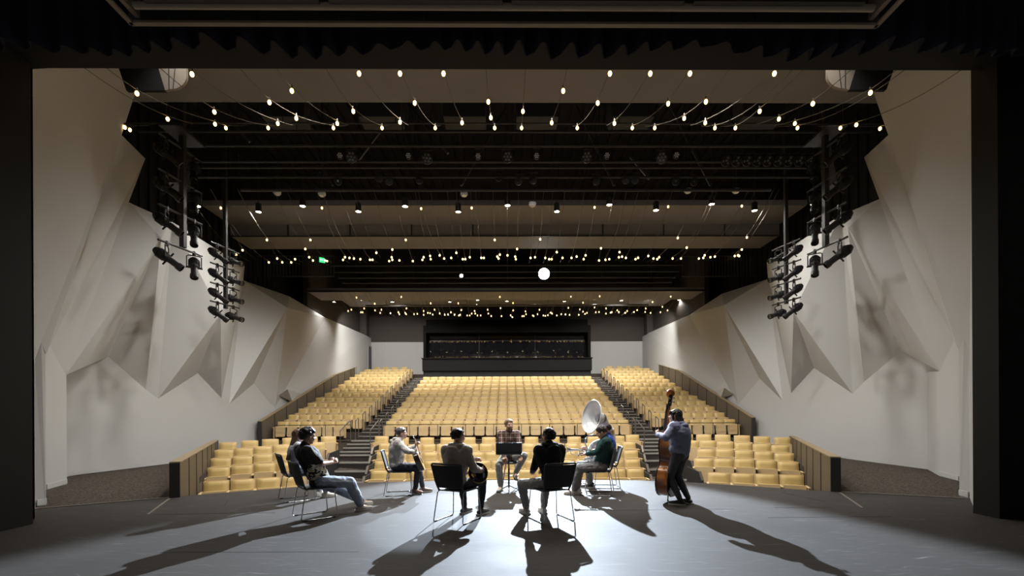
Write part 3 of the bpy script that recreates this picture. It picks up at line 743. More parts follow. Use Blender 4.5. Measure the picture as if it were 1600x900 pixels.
row_c = [(522, 472), (564, 469), (613, 472), (655, 468), (703, 472), (746, 469), (792, 471), (838, 468), (882, 471), (929, 468), (971, 470), (1019, 466), (1061, 469)]
for k, (x, y) in enumerate(row_c): downlight(on_y(x, y, 26.6 if y > 469.5 else 28.8), 'small lit pendant downlight, %s from the guitarist side, row over rear seats' % ORD[k], 9.2, HOUSE_W*(.36 if k in (0, 12) else 1.5 if k in (1, 11) else 2.9 if k in (2, 10) else 1.2), 115 if k in (1, 2, 10, 11) else 140, (0, 5, -5) if k in (1, 2, 10, 11) else (0, 0, -5))
# unseen downlights added under the first ceiling panel to brighten lower seats and walls
for k, X in enumerate((-5.2, -3.6, -1.2, 1.2, 3.6, 5.2)): downlight(Vector((X, 8.1 if abs(X) < 5 else 7.3, 8.35)), 'added unseen downlight, %s from the guitarist side, under first ceiling panel' % ORD[k], zc, HOUSE_W*(.2 if k in (0, 5) else 2.4), 112, (0, 4.0, -5))

# ------------------------------------------------------------------ festoon strings
BUL1 = [(300,116),(214,146),(195,199),(203,203),(262,186),(335,175),(336,194),(353,200),(456,142),(421,160),(434,193),(463,185),(419,200),(521,200),(527,193),(552,174),(561,115),(597,200),(625,115),(625,191),(648,161),(680,200),(693,115),(722,192),(763,159),(767,184),(773,200),(817,174),(815,200),(880,142),(862,192),(902,200),(953,115),(934,161),(960,193),(1016,115),(988,200),(1044,162),(1023,200),(1078,115),(1069,185),(1103,159),(1102,192),(1117,200),(1149,200),(1187,174),(1210,115),(1270,162),(1217,186),(1242,193),(1246,200),(1313,200),(1338,195),(1375,201),(1360,145)]
BUL2 = [(345,325),(503,325),(658,326),(737,325),(929,324),(1044,323),(1159,322),(417,375),(485,375),(634,375),(773,375),(844,374),(1059,372),(1167,371),(477,389),(588,395),(613,390),(713,395),(808,389),(870,394),(939,388),(968,394),(1073,387),(1159,390),(420,410),(433,404),(441,410),(455,410),(461,405),(483,402),(489,407),(508,407),(511,408),(536,406),(539,402),(546,403),(553,404),(563,405),(578,406),(582,406),(608,408),(613,406),(612,402),(624,407),(645,408),(660,406),(662,402),(672,400),(673,405),(687,399),(694,404),(705,403),(723,405),(727,405),(734,402),(752,403),(756,403),(777,401),(779,404),(781,398),(793,399),(805,401),(806,405),(829,403),(836,402),(852,403),(858,405),(862,405),(879,403),(893,403),(901,401),(912,405),(915,399),(936,407),(946,406),(952,405),(967,402),(972,401),(978,403),(993,405),(997,403),(1013,400),(1021,404),(1027,405),(1030,402),(1051,404),(1064,404),(1092,404),(1099,403),(1101,399),(1110,402),(1117,401),(1148,400),(1153,399),(1155,400),(369,398),(379,391)]
BUL3 = [(557,465),(585.5,474.6),(544,486),(549,484),(569,482),(564,488),(566.6,488),(586,485),(596,484),(594,489),(610,489.6),(622.6,488),(624,491),(627,464),(635,482),(633,489),(634.6,491),(647,491),(652,490.4),(662,486),(662,492),(668.6,489),(672,489.4),(676,491.6),(673,474),(679,484),(687,490),(695,492),(700,491.6),(704.6,488),(710,492),(716,474),(721,484.4),(717,493),(719,492),(730,493),(734,493),(737,490),(741.6,486),(742.6,490),(746,493),(751,493),(762,484),(763,490),(767.6,494),(781,464),(782,481.6),(783.6,494),(798,493),(801.6,473.6),(802,485),(800.6,495.6),(816,494),(818.6,494),(821,486.6),(822,491),(832.6,493),(834,494),(840,491),(843,484),(849,493),(852,493.6),(856,492.6),(860.6,488.6),(862.6,490),(870,493),(877,491),(883.6,491.4),(890,492),(892,463.6),(888,481),(911,473),(906,483.6),(904.4,492),(911,487),(914,490.6),(917,489),(929,480.4),(931,488),(936,487.6),(947,482),(947,490),(954,488.6),(956,488),(964.6,485),(967,488),(977,489),(980,486),(990.6,487.6),(995.6,484.6),(1009,482),(1008,487.6),(1016.6,489),(1019.6,472),(1035,479.4),(1032,488),(1043,485),(1048,463.4),(937,463)]
def fz1(y): return 6.85+.09*(y-6.6)**2
def fz2(y): return 7.5+.1145*(y-17.3)**2
def fz3(y): return 7.52+.06*(y-27.6)**2
q = MB(); q.ell((0, 0, -.035), (.031, .031, .042), None, 10, 7); BULB_ME = q.mesh('bulb', M_BULB, 80)
q = MB(); q.cyl((0, 0, .0), (0, 0, .06), .017, .013, 8); SOCK_ME = q.mesh('socket', M_SOCK, 40)
def strands(px, fn, ya, yb, sp, where, sock, cr, mn=2):
    lines = []
    for p in sorted((on_curve(x, y, fn, ya, yb) for x, y in px), key=lambda p: p.y):
        best = None
        for l in lines:             # hang the bulb on the string that already runs this way
            dy = p.y-l[-1].y; dx = abs(p.x-l[-1].x)
            if dy > .12 and dx < .05+.22*dy and (best is None or dx < best[0]): best = (dx, l)
        if best: best[1].append(p)
        else: lines.append([p])
    lines.sort(key=lambda l: sum(p.x for p in l)/len(l))
    for n_, pts in enumerate(lines):
        t = thing('festoon_string', 'festoon string of warm bulbs, %s from the guitarist side, %s' % (ORD[n_], where), 'string lights', (0, 0, 0))
        y0_ = pts[0].y-.12 if (pts[0].y > (ya+yb)/2 and n_ % 2 and not mn) else ya
        ys = sorted({round(ya+(yb-ya)*i/14, 3) for i in range(15)}); path = []
        for y in ys:
            if y < y0_: continue
            # the cable passes just above its bulbs
            near = [p for p in pts if abs(p.y-y) < (yb-ya)/28*1.01]
            if not near: 
                a = [p for p in pts if p.y < y]; b = [p for p in pts if p.y > y]
                x = a[-1].x+(b[0].x-a[-1].x)*(y-a[-1].y)/(b[0].y-a[-1].y) if a and b else (a[-1].x if a else b[0].x)
                if a and not b and y > pts[-1].y+.9: continue
                path.append(Vector((x, y, fn(y)+.06)))
        path += [p+Vector((0, 0, .06)) for p in pts]; path.sort(key=lambda p: p.y)
        c = MB(); c.tube(path, cr, 5); c.build('cable', M_CABLE, t)
        for p in pts:
            o = bpy.data.objects.new('bulb', BULB_ME); COL.objects.link(o); o.location = p+Vector((0, 0, .035)); o.parent = t
            if sock: s_ = bpy.data.objects.new('socket', SOCK_ME); COL.objects.link(s_); s_.parent = o
strands(BUL1, fz1, 6.75, 10.9, .62, 'cluster just beyond the proscenium', True, .006)
strands(BUL2, fz2, 14.2, 19.6, .8, 'cluster under the stepped ceiling panel', True, .006, 0)
strands(BUL3, fz3, 24.3, 29.5, .85, 'far cluster over the rear seats', False, .006, 0)

# ------------------------------------------------------------------ rigging: pipes, braces, catwalk rails
M_PIPE = mat('rigging_pipe_paint', (.055, .05, .047), .45, spec=.4)
def pipe(y, Y, x0, x1, r, label, m=M_PIPE):
    p = on_y(793, y, Y); t = thing('rigging_pipe', label, 'pipe', p)
    q = MB(); q.cyl((x0, 0, 0), (x1, 0, 0), r, seg=8); q.build('tube', m, t)
    for k in range(7):
        x = x0+(x1-x0)*(k+.5)/7; h = MB(); h.cyl((x, 0, 0), (x, 0, 12.0-p.z), .012, seg=6); h.build('hanger', M_STEEL, t)
    return t
PIPES = ((193, 11.0, 9.6, .02, 'thin pipe carrying the far ends of the first festoon strings'), (206, 11.6, 9.5, .03, 'dark pipe just below the first festoon strings'), (228, 12.2, 9.3, .04, 'dark rigging pipe above the row of cell-lens lights'),
         (253, 12.9, 9.3, .035, 'dark rigging pipe directly under the row of cell-lens lights'), (262, 13.1, 9.4, .035, 'second dark rigging pipe under the row of cell-lens lights'), (277, 13.5, 9.4, .035, 'dark rigging pipe carrying the row of small round lights'),
         (297, 14.2, 8.4, .05, 'stout pipe carrying the near ends of the middle festoon strings'), (415, 21.9, 8.6, .03, 'upper rear catwalk pipe beneath the middle festoon strings'), (425, 22.4, 8.6, .03, 'second rear catwalk pipe behind the bright spotlight'),
         (434, 22.9, 8.6, .035, 'third rear catwalk pipe level with the small spotlight'), (442, 23.4, 8.6, .03, 'lowest rear catwalk pipe over the far ceiling edge'), (477, 27.9, 8.8, .05, 'pipe running among the far festoon bulbs'))
for y, Y, hw, r, lab in PIPES: pipe(y, Y, -hw, hw, r, lab)
for n_, (x0, y0, x1, y1, Y) in enumerate(((335, 160, 390, 222, 12), (560, 250, 620, 170, 14), (640, 165, 700, 240, 13.8), (985, 245, 1015, 280, 14), (720, 290, 790, 170, 14.6), (900, 165, 960, 290, 14.6), (1045, 160, 1110, 290, 14.8), (450, 165, 520, 290, 14.8))):
    a, b = on_y(x0, y0, Y), on_y(x1, y1, Y); t = thing('steel_brace', 'dark diagonal steel brace in the black rigging zone, %s from the guitarist side' % ORD[n_], 'steel brace', a); q = MB(); q.tube([(0, 0, 0), b-a], .045, 4); q.build('bar', M_PIPE, t)
for s, who, xs in ((-1, 'guitarist', (398, 522)), (1, 'double bass', (1066, 1186))):
    a = on_y(xs[0], 424, 22); b = on_y(xs[1], 424, 22); t = thing('catwalk_railing', 'black slatted catwalk railing high at the rear, %s side' % who, 'railing', (0, 22, a.z))
    for z in (-.25, .75): q = MB(); q.cyl((a.x, 0, z), (b.x, 0, z), .03, seg=6); q.build('rail', M_PIPE, t)
    for k in range(26): x = a.x+(b.x-a.x)*k/25; q = MB(); q.box((x, 0, .25), (.03, .03, 1.0)); q.build('slat', M_PIPE, t, 0)
for n_, (x, Y) in enumerate(((450, 13), (597, 13), (839, 13), (985, 13), (1185, 13), (727, 13))):
    p = on_y(x, 178, Y); t = thing('duct_baffle', 'dark hanging panel above the rigging pipes, %s from the guitarist side' % ORD[n_], 'hanging panel', p); q = MB(); q.box((0, 0, .1), (1.2, .6, .75), None, .02); q.build('panel', mat('baffle_paint', (.04, .037, .035), .7), t, 0)

# ------------------------------------------------------------------ stage lanterns
M_LAN = mat('lantern_black', (.014, .0135, .013), .45, spec=.35)
M_LENS = mat('dark_lens_glass', (.02, .02, .025), .08, spec=.8, coat=1)
M_PALELENS = mat('pale_lens_cells', (.75, .74, .72), .25, spec=.6)
def to_rot(d): return Vector(d).to_track_quat('-Z', 'Y').to_matrix()
def lantern_meshes():
    q = MB(); q.lathe([(.0, .30), (.06, .30), (.10, .24), (.115, .10), (.105, .0), (.085, -.04), (.075, -.05), (.075, -.24), (.092, -.26), (.092, -.36), (.078, -.36), (.078, -.33)], seg=14)
    for k in range(5): q.lathe([(.118, .04+k*.035), (.128, .045+k*.035), (.128, .055+k*.035), (.118, .06+k*.035)], seg=14)
    for a in (0, 90, 180, 270): q.box(Matrix.Rotation(R(a), 3, 'Z') @ Vector((.13, 0, -.03)), (.10, .02, .035), Matrix.Rotation(R(a), 3, 'Z'))
    body = q.mesh('barrel', M_LAN, 40)
    q = MB(); q.lathe([(.0, -.325), (.05, -.335), (.077, -.33)], seg=14); lens = q.mesh('lens', M_LENS, 60)
    return body, lens
LBODY, LLENS = lantern_meshes()
def lantern(p, aim, label, s=1.0, hang=.36):
    """profile lantern: p is the clamp point on the bar"""
    t = thing('stage_lantern', label, 'stage light', p)
    d = Vector(aim).normalized(); Rm = to_rot(d); c = Vector((0, 0, -hang))
    o = bpy.data.objects.new('barrel', LBODY); COL.objects.link(o); o.parent = t; o.matrix_local = Matrix.Translation(c) @ Rm.to_4x4() @ Matrix.Scale(s, 4)
    l = bpy.data.objects.new('lens', LLENS); COL.objects.link(l); l.parent = o
    side = d.cross(Vector((0, 0, 1))).normalized()*.155*s; q = MB()
    q.tube([c+side, c+side+Vector((0, 0, hang*.72)), c+side*.7+Vector((0, 0, hang*.8)), c-side*.7+Vector((0, 0, hang*.8)), c-side+Vector((0, 0, hang*.72)), c-side], .014, 6); q.cyl(c+side, c-side, .012, seg=6); q.build('yoke', M_LAN, t)
    q = MB(); q.box((0, 0, -.02), (.06, .06, .12), None, .01); q.build('clamp', M_LAN, t)
    return t
for s, who, X1, X2, poles, bars1, bars2 in (
    (-1, 'guitarist', -8.0, -8.5, ((285, 165, 386), (352, 352, 482)), ((-8.0, 247, 374, 315.5, 400),), ((329, 410, 373.6, 426), (329, 441, 373.6, 454), (329, 470, 374, 481.6))),
    (1, 'double bass', 8.0, 8.5, ((1289, 165, 386), (1228, 352, 475)), ((8.0, 1324, 370, 1262, 397),), ((1251, 405.5, 1207, 421), (1251, 435, 1207, 448.5), (1250.5, 464.5, 1207, 477)))):
    px, y0, y1 = poles[0]; a = on_x(px, y0, X1); b = on_x(px, y1, X1)
    t1 = thing('lighting_ladder', 'tall black lighting pole with crossbars, nearer the proscenium, %s side' % who, 'lighting pole', (X1, a.y, 0))
    q = MB(); q.box((0, 0, (a.z+2.2+b.z)/2), (.11, .11, a.z+2.2-b.z)); q.build('pole', M_STEEL, t1, 0)
    q = MB(); q.box((0, 0, a.z-.75), (.5, .9, .05)); q.build('bracket', M_STEEL, t1, 0)
    zb1 = on_x(bars1[0][1], bars1[0][2], X1); zb2 = on_x(bars1[0][3], bars1[0][4], X1)
    n_ = 0
    for lev in range(4):
        dz = lev*.82; za = zb1.z+dz; zbb = zb2.z+dz
        q = MB(); q.cyl((0, zb1.y-a.y, za), (0, zb2.y-a.y, zbb), .027, seg=8); q.build('crossbar', M_STEEL, t1)
        for f_, aim in ((.18, (-s*.75, .35, -.62)), (.80, (-s*.25, -.35, -.8))):
            p = Vector((X1, zb1.y+(zb2.y-zb1.y)*f_, za+(zbb-za)*f_))
            if lev in (0, 1, 2, 3): lantern(p, aim, 'black lantern, nearer lighting pole, %s crossbar up, %s, %s side' % (ORD[lev], 'stage end' if f_ < .5 else 'hall end', who))
    px, y0, y1 = poles[1]; a = on_x(px, y0, X2); b = on_x(px, y1, X2)
    t2 = thing('lighting_ladder', 'short black lighting pole with crossbars, farther from the stage, %s side' % who, 'lighting pole', (X2, a.y, 0))
    q = MB(); q.box((0, 0, (a.z+3+b.z)/2), (.09, .09, a.z+3-b.z)); q.build('pole', M_STEEL, t2, 0)
    lst = [(on_x(x0, yy0, X2), on_x(x1, yy1, X2)) for x0, yy0, x1, yy1 in bars2[::-1]]
    d3 = Vector((0, 0, .6)); lst += [(lst[-1][0]+d3, lst[-1][1]+d3)]
    for lev, (u, v) in enumerate(lst):
        q = MB(); q.cyl((0, u.y-a.y, u.z), (0, v.y-a.y, v.z), .025, seg=8); q.build('crossbar', M_STEEL, t2)
        for f_, aim in ((.22, (-s*.65, .25, -.55)), (.78, (-s*.75, -.1, -.25))):
            lantern(u.lerp(v, f_), aim, 'black lantern, farther lighting pole, %s crossbar up, %s, %s side' % (ORD[lev], 'stage end' if f_ < .5 else 'hall end', who), .9, .32)
# hanging loudspeaker beside each nearer pole
for s, who, pts in ((-1, 'guitarist', (272, 262)), (1, 'double bass', (1306, 260))):
    p = on_y(pts[0], pts[1], 12.2); t = thing('loudspeaker', 'black wedge loudspeaker hung behind the lighting pole, %s side' % who, 'loudspeaker', p)
    q = MB(); q.prism([(-.3, -.2, .55), (.3, -.2, .55), (.22, -.2, -.5), (-.12, -.2, -.5)], (0, .5, 0)); q.build('cabinet', M_STEEL, t, 0)
    q = MB(); q.box((0, -.22, .05), (.34, .03, .75)); q.build('grille', M_BLACK, t, 0)
    q = MB(); q.tube([(-.2, 0, .55), (-.2, 0, 2), (.2, 0, 2), (.2, 0, .55)], .012, 5); q.build('bracket', M_PIPE, t)
# rows of lights on the rigging pipes
def wash(p, label, cells, r, m=M_PALELENS):
    t = thing('wash_light', label, 'stage light', p); d = Vector((-p.x*.06, -1, -.35)).normalized(); Rm = to_rot(d)
    q = MB(); q.lathe([(.0, .16), (r*.7, .16), (r, .10), (r, -.04), (r*.9, -.04), (r*.88, -.02), (0, -.02)], seg=16); q.xf(Rm.to_4x4()); q.build('can', M_LAN, t)
    q = MB()
    for k in range(cells):
        a = 2*PI*k/max(1, cells-1); c = Vector((0, 0, -.03)) if k == cells-1 else Vector((math.cos(a)*r*.58, math.sin(a)*r*.58, -.03))
        q.lathe([(r*.24, .015), (r*.24, 0), (0, -.006)], c, (0, 0, 1), 10)
    q.xf(Rm.to_4x4()); q.build('lens_cells', m, t)
    q = MB(); q.tube([(-r-.02, 0, 0), (-r-.02, .02, .22), (r+.02, .02, .22), (r+.02, 0, 0)], .01, 5); q.cyl((0, .02, .22), (0, .02, .34), .015, seg=6); q.build('yoke', M_LAN, t)
for k, (x, y) in enumerate(((531, 243), (638, 243.5), (747, 244), (838.5, 243.5), (948.5, 243), (1057, 242.5))): wash(on_y(x, y, 12.25), 'round light with seven pale lens cells, %s from the guitarist side' % ORD[k], 7, .085)
M_SPECK = mat('speckled_lens', (.16, .16, .155), .1, spec=.9, coat=1)
for k, (x, y) in enumerate(((549, 245), (667, 247), (793, 245), (917, 245), (1034, 246))): wash(on_y(x, y, 12.3), 'large dark round moving light, %s from the guitarist side' % ORD[k], 7, .15, M_SPECK)
for k, (x, y, m) in enumerate(((500, 270, M_LENS), (528, 283, M_PALELENS), (592, 278, M_LENS), (608, 283, M_LENS), (655, 281, M_LENS), (779, 277, M_LENS), (810, 283, M_LENS), (833, 281, M_LENS), (932, 283, M_LENS), (978, 281, M_LENS), (993, 281, M_LENS), (1056, 283, M_SPECK), (1085, 284, M_LENS))):
    wash(on_y(x, y, 13.5), 'small dark round light on the lower rigging pipe, %s from the guitarist side' % ORD[k], 1, .11, m) if m is not M_PALELENS else wash(on_y(x, y, 13.5), 'round light with a pale disc face on the lower rigging pipe', 1, .11, m)
for k, x in enumerate((1135, 1151, 1168, 1184, 1200, 1217, 1233, 1250, 1267)): wash(on_y(x, 251.5, 12.6), 'par can in the close row above the double bass side, %s from the hall centre' % ORD[k], 4, .135, M_SPECK)
for k, (x, y) in enumerate(((433, 302), (503, 304), (725, 304), (832, 320), (1075, 299), (1150, 299), (593, 464), (680, 457), (941, 455), (991, 463))):
    p = on_y(x, y, 14.4 if y < 400 else 26); t = thing('ceiling_sensor', 'small pale ceiling fixture, %s from the guitarist side, %s' % (ORD[k if y < 400 else k-6], 'middle of hall' if y < 400 else 'rear of hall'), 'ceiling fixture', p)
    q = MB(); q.lathe([(0, -.05), (.08, -.05), (.12, 0), (.12, .06), (0, .1)], seg=14); q.build('dome', M_PALELENS, t); q = MB(); q.cyl((0, 0, .08), (0, 0, 12-p.z if y < 400 else 9-p.z), .012, seg=6); q.build('stem', M_STEEL, t)
# the two lit spotlights that face the stage
M_HOT = mat('spotlight_lens_lit', (1, 1, 1), .3, emit=25, emit_col=(.92, .96, 1))
for p, tgt, W_, size, r, lab in ((SPOT_P, on_z(795, 905), SPOT_W, 35, .25, 'bright lit spotlight at the rear of the hall aimed at the stage'), (SPOT2_P, on_z(672, 800), SPOT_W*.15, 7, .075, 'smaller lit spotlight at the rear, beside the brightest one')):
    t = thing('stage_spotlight', lab, 'spotlight', p); d = (tgt-p).normalized(); Rm = to_rot(d)
    q = MB(); q.lathe([(.0, .75), (r*.8, .75), (r*1.1, .62), (r*1.1, .2), (r*1.15, .0), (r*1.02, 0), (r*1.02, .05), (0, .05)], seg=20); q.xf(Rm.to_4x4()); q.build('housing', M_LAN, t)
    q = MB(); q.lathe([(0, .01), (r, .03), (r, .045), (0, .045)], seg=20); q.xf(Rm.to_4x4()); q.build('lens', M_HOT, t)
    q = MB(); q.tube([(-r*1.3, .2, 0), (-r*1.3, .2, r*2), (r*1.3, .2, r*2), (r*1.3, .2, 0)], .02, 6); q.cyl((0, .2, r*2), (0, .2, r*2+.4), .02, seg=6); q.build('yoke', M_LAN, t)
    spot('lamp', d*.03, d*5, W_, (.74, .86, 1.0), size, .3, .06, t)
# exit sign
p = on_y(503.5, 406.5, 21.2); t = thing('exit_sign', 'small green illuminated exit sign high on the guitarist side', 'exit sign', p, R(35))
q = MB(); q.box((0, 0, 0), (.26, .06, .22), None, .01); q.build('case', mat('exit_green', (.02, .35, .12), .4, emit=1.2, emit_col=(.05, .85, .28)), t)
fc = bpy.data.curves.new('lettering', 'FONT'); fc.body = 'EXIT'; fc.size = .11; fc.align_x = 'CENTER'; fc.align_y = 'CENTER'; fc.extrude = .003
fo = bpy.data.objects.new('tmp', fc); COL.objects.link(fo); bpy.context.view_layer.update()
fm = bpy.data.meshes.new_from_object(fo.evaluated_get(bpy.context.evaluated_depsgraph_get())); bpy.data.objects.remove(fo)
fo = bpy.data.objects.new('lettering', fm); COL.objects.link(fo); fo.parent = t; fo.location = (0, -.034, 0); fo.rotation_euler = (R(90), 0, 0); fm.materials.clear(); fm.materials.append(mat('exit_letters', (.8, 1, .85), .5, emit=1.5, emit_col=(.7, 1, .8)))
# ------------------------------------------------------------------ chairs, stool, music stand
M_CHAIRP = mat('black_chair_plastic', (.022, .023, .026), .45, spec=.5)
M_MESHB = mat('black_chair_back_fabric', (.03, .03, .033), .7, spec=.3)
M_CHROME = mat('chrome_chair_frame', (.55, .56, .58), .22, metal=1)
M_FOOTC = mat('black_rubber_foot', (.02, .02, .02), .6)
def dirv(th): return Vector((math.cos(R(th)), math.sin(R(th)), 0))
def chair_meshes():
    out = []
    # seat pan, softly dished
    q = MB(); nx, ny = 8, 8; vs = []; fs = []
    for j in range(ny+1):
        v = j/ny; y = -.20+.44*v
        for i in range(nx+1):
            u = -1+2*i/nx; wd = .232*(1-.10*(1-v))*(1-.06*max(0, 2*v-1)**4)
            z = .462-.018*(1-u*u)*math.sin(PI*min(1, v*1.1))-.03*max(0, v-.75)/.25*.6
            vs.append((u*wd, y, z))
    n0 = len(vs); vs += [(x, y, z-.022) for x, y, z in vs]
    for j in range(ny):
        for i in range(nx): a = j*(nx+1)+i; fs += [(a, a+1, a+nx+2, a+nx+1), (a+n0, a+nx+1+n0, a+nx+2+n0, a+1+n0)]
    ring = list(range(nx+1))+[(j+1)*(nx+1)-1 for j in range(1, ny+1)]+[ny*(nx+1)+i for i in range(nx-1, -1, -1)]+[j*(nx+1) for j in range(ny-1, 0, -1)]
    for a, b in zip(ring, ring[1:]+ring[:1]): fs.append((a, a+n0, b+n0, b))
    q.add(vs, fs); out.append(('seat', q.mesh('seat', M_CHAIRP, 45)))
    # curved back panel
    q = MB(); nx, nz = 10, 6; vs = []; fs = []
    def bp(u, v, off):
        z = .50+.315*v; wd = .205+.028*v; y = -.215-.085*v-.028*(1-u*u)-off
        return (u*wd, y, z)
    for off in (0, .010):
        for j in range(nz+1):
            for i in range(nx+1): vs.append(bp(-1+2*i/nx, j/nz, off))
    n0 = (nx+1)*(nz+1)
    for j in range(nz):
        for i in range(nx): a = j*(nx+1)+i; fs += [(a, a+1, a+nx+2, a+nx+1), (a+n0, a+nx+1+n0, a+nx+2+n0, a+1+n0)]
    ring = list(range(nx+1))+[(j+1)*(nx+1)-1 for j in range(1, nz+1)]+[nz*(nx+1)+i for i in range(nx-1, -1, -1)]+[j*(nx+1) for j in range(nz-1, 0, -1)]
    for a, b in zip(ring, ring[1:]+ring[:1]): fs.append((a, a+n0, b+n0, b))
    q.add(vs, fs); out.append(('backrest', q.mesh('backrest', M_MESHB, 45)))
    q = MB()
    pts = [(-.195, -.19, .455), (-.205, -.215, .50)]+[bp(-1.04, v, .004) for v in (.25, .5, .75, 1.0)]+[bp(-1.0, 1.03, .004)]+[bp(u, 1.06, .004) for u in (-.9, -.6, -.3, 0, .3, .6, .9)]+[bp(1.0, 1.03, .004)]+[bp(1.04, v, .004) for v in (1.0, .75, .5, .25)]+[(.205, -.215, .50), (.195, -.19, .455)]
    q.tube(pts, .014, 8); q.tube([bp(u, 0, .004) for u in (-1, -.5, 0, .5, 1)], .012, 8); out.append(('back_frame', q.mesh('back_frame', M_CHAIRP, 50)))
    for s in (-1, 1):
        q = MB(); x = s*.225
        P_ = [(s*.20, -.16, .44), (s*.212, -.20, .42), (x+s*.015, -.262, .03), (x+s*.015, -.255, .012), (x+s*.015, -.23, .010), (x+s*.015, .20, .010), (x+s*.015, .235, .012), (x+s*.015, .245, .03), (s*.212, .21, .42), (s*.20, .18, .436), (s*.20, -.10, .438)]
        q.tube(P_, .008, 8); out.append(('sled_frame', q.mesh('sled_frame', M_CHROME, 60)))
    q = MB(); q.cyl((-.20, .12, .434), (.20, .12, .434), .008, seg=6); q.cyl((-.20, -.10, .434), (.20, -.10, .434), .008, seg=6); out.append(('cross_bar', q.mesh('cross_bar', M_CHROME, 60)))
    for s in (-1, 1):
        for y in (-.21, .19): q = MB(); q.box((s*.24, y, .010), (.026, .045, .020), None, .006); out.append(('glide', q.mesh('glide', M_FOOTC, 40)))
    return out
CHAIR_M = chair_meshes()
def chair(x, y, th, label):
    t = thing('stacking_chair', label, 'chair', (x, y, 0), R(th-90), 'black chairs of the ensemble')
    for n_, me in CHAIR_M: o = bpy.data.objects.new(n_, me); COL.objects.link(o); o.parent = t
    return t

# ------------------------------------------------------------------ people
M_SKIN = mat('skin', (.52, .31, .22), .5, spec=.4)
M_SKIN2 = mat('skin_olive', (.42, .25, .17), .5, spec=.4)
M_EYEW = mat('eye_white', (.7, .7, .68), .3); M_IRIS = mat('eye_iris', (.05, .035, .03), .2)
def mid_joint(a, b, l1, l2, pole):
    a = Vector(a); b = Vector(b); d = b-a; L_ = max(1e-4, min(d.length, (l1+l2)*.999)); d.normalize()
    k = (l1*l1-l2*l2+L_*L_)/(2*L_); h = math.sqrt(max(0, l1*l1-k*k)); p = Vector(pole); p = p-d*p.dot(d); p.normalize()
    return a+d*k+p*h
def rough_up(o, amt, sc, seed=0):
    me = o.data
    n_ = len(me.vertices); co = [0.0]*(3*n_); no = [0.0]*(3*n_)
    me.vertices.foreach_get('co', co); me.vertices.foreach_get('normal', no)
    for i in range(0, 3*n_, 3):
        c = Vector((co[i]*sc+seed, co[i+1]*sc+seed*.7, co[i+2]*sc)); d = noise.noise(c)*amt+noise.noise(c*2.3)*amt*.4
        co[i] += no[i]*d; co[i+1] += no[i+1]*d; co[i+2] += no[i+2]*d
    me.vertices.foreach_set('co', co); me.update()
def hand(mb, w_, d, nrm, thumb, curl=35, s=1.0):
    """palm, four unequal bent fingers and a thumb; d: wrist to knuckles, nrm: the way the palm faces, thumb: direction of the thumb side"""
    w_ = Vector(w_); d = Vector(d).normalized(); nrm = (Vector(nrm)-d*Vector(nrm).dot(d)).normalized(); th = Vector(thumb); th = (th-d*th.dot(d)-nrm*th.dot(nrm)).normalized()
    for k, (off, ln, kl) in enumerate(((.030, .074, .090), (.010, .082, .094), (-.010, .075, .090), (-.029, .058, .082))):
        b0 = w_+th*off*.6*s+d*.012*s; k0 = w_+th*off*s+d*kl*s
        mb.cap(b0, k0, .014*s, .0115*s, 8)
        p = k0; dd = d; tot = 0
        for j, fr in enumerate((.44, .32, .24)):
            tot += curl*(.8, 1.0, .8)[j]; dd = d*math.cos(R(tot))+nrm*math.sin(R(tot))
            e = p+dd*ln*fr*s; mb.cap(p, e, (.0098, .0090, .0082)[j]*s, (.0090, .0082, .0075)[j]*s, 8); p = e
    t0 = w_+th*.022*s+d*.025*s; t1 = t0+(th*.75+d*.55+nrm*.25)*.042*s; t2 = t1+(d*.8+th*.15+nrm*.5).normalized()*.032*s; t3 = t2+(d*.7+nrm*.6).normalized()*.026*s
    mb.cap(t0, t1, .015*s, .0115*s, 8); mb.cap(t1, t2, .0112*s, .0098*s, 8); mb.cap(t2, t3, .0098*s, .008*s, 8)
def head_rot(yaw, pitch, tilt=0): return Matrix.Rotation(R(-yaw), 3, 'Z') @ Matrix.Rotation(R(pitch), 3, 'X') @ Matrix.Rotation(R(tilt), 3, 'Y')
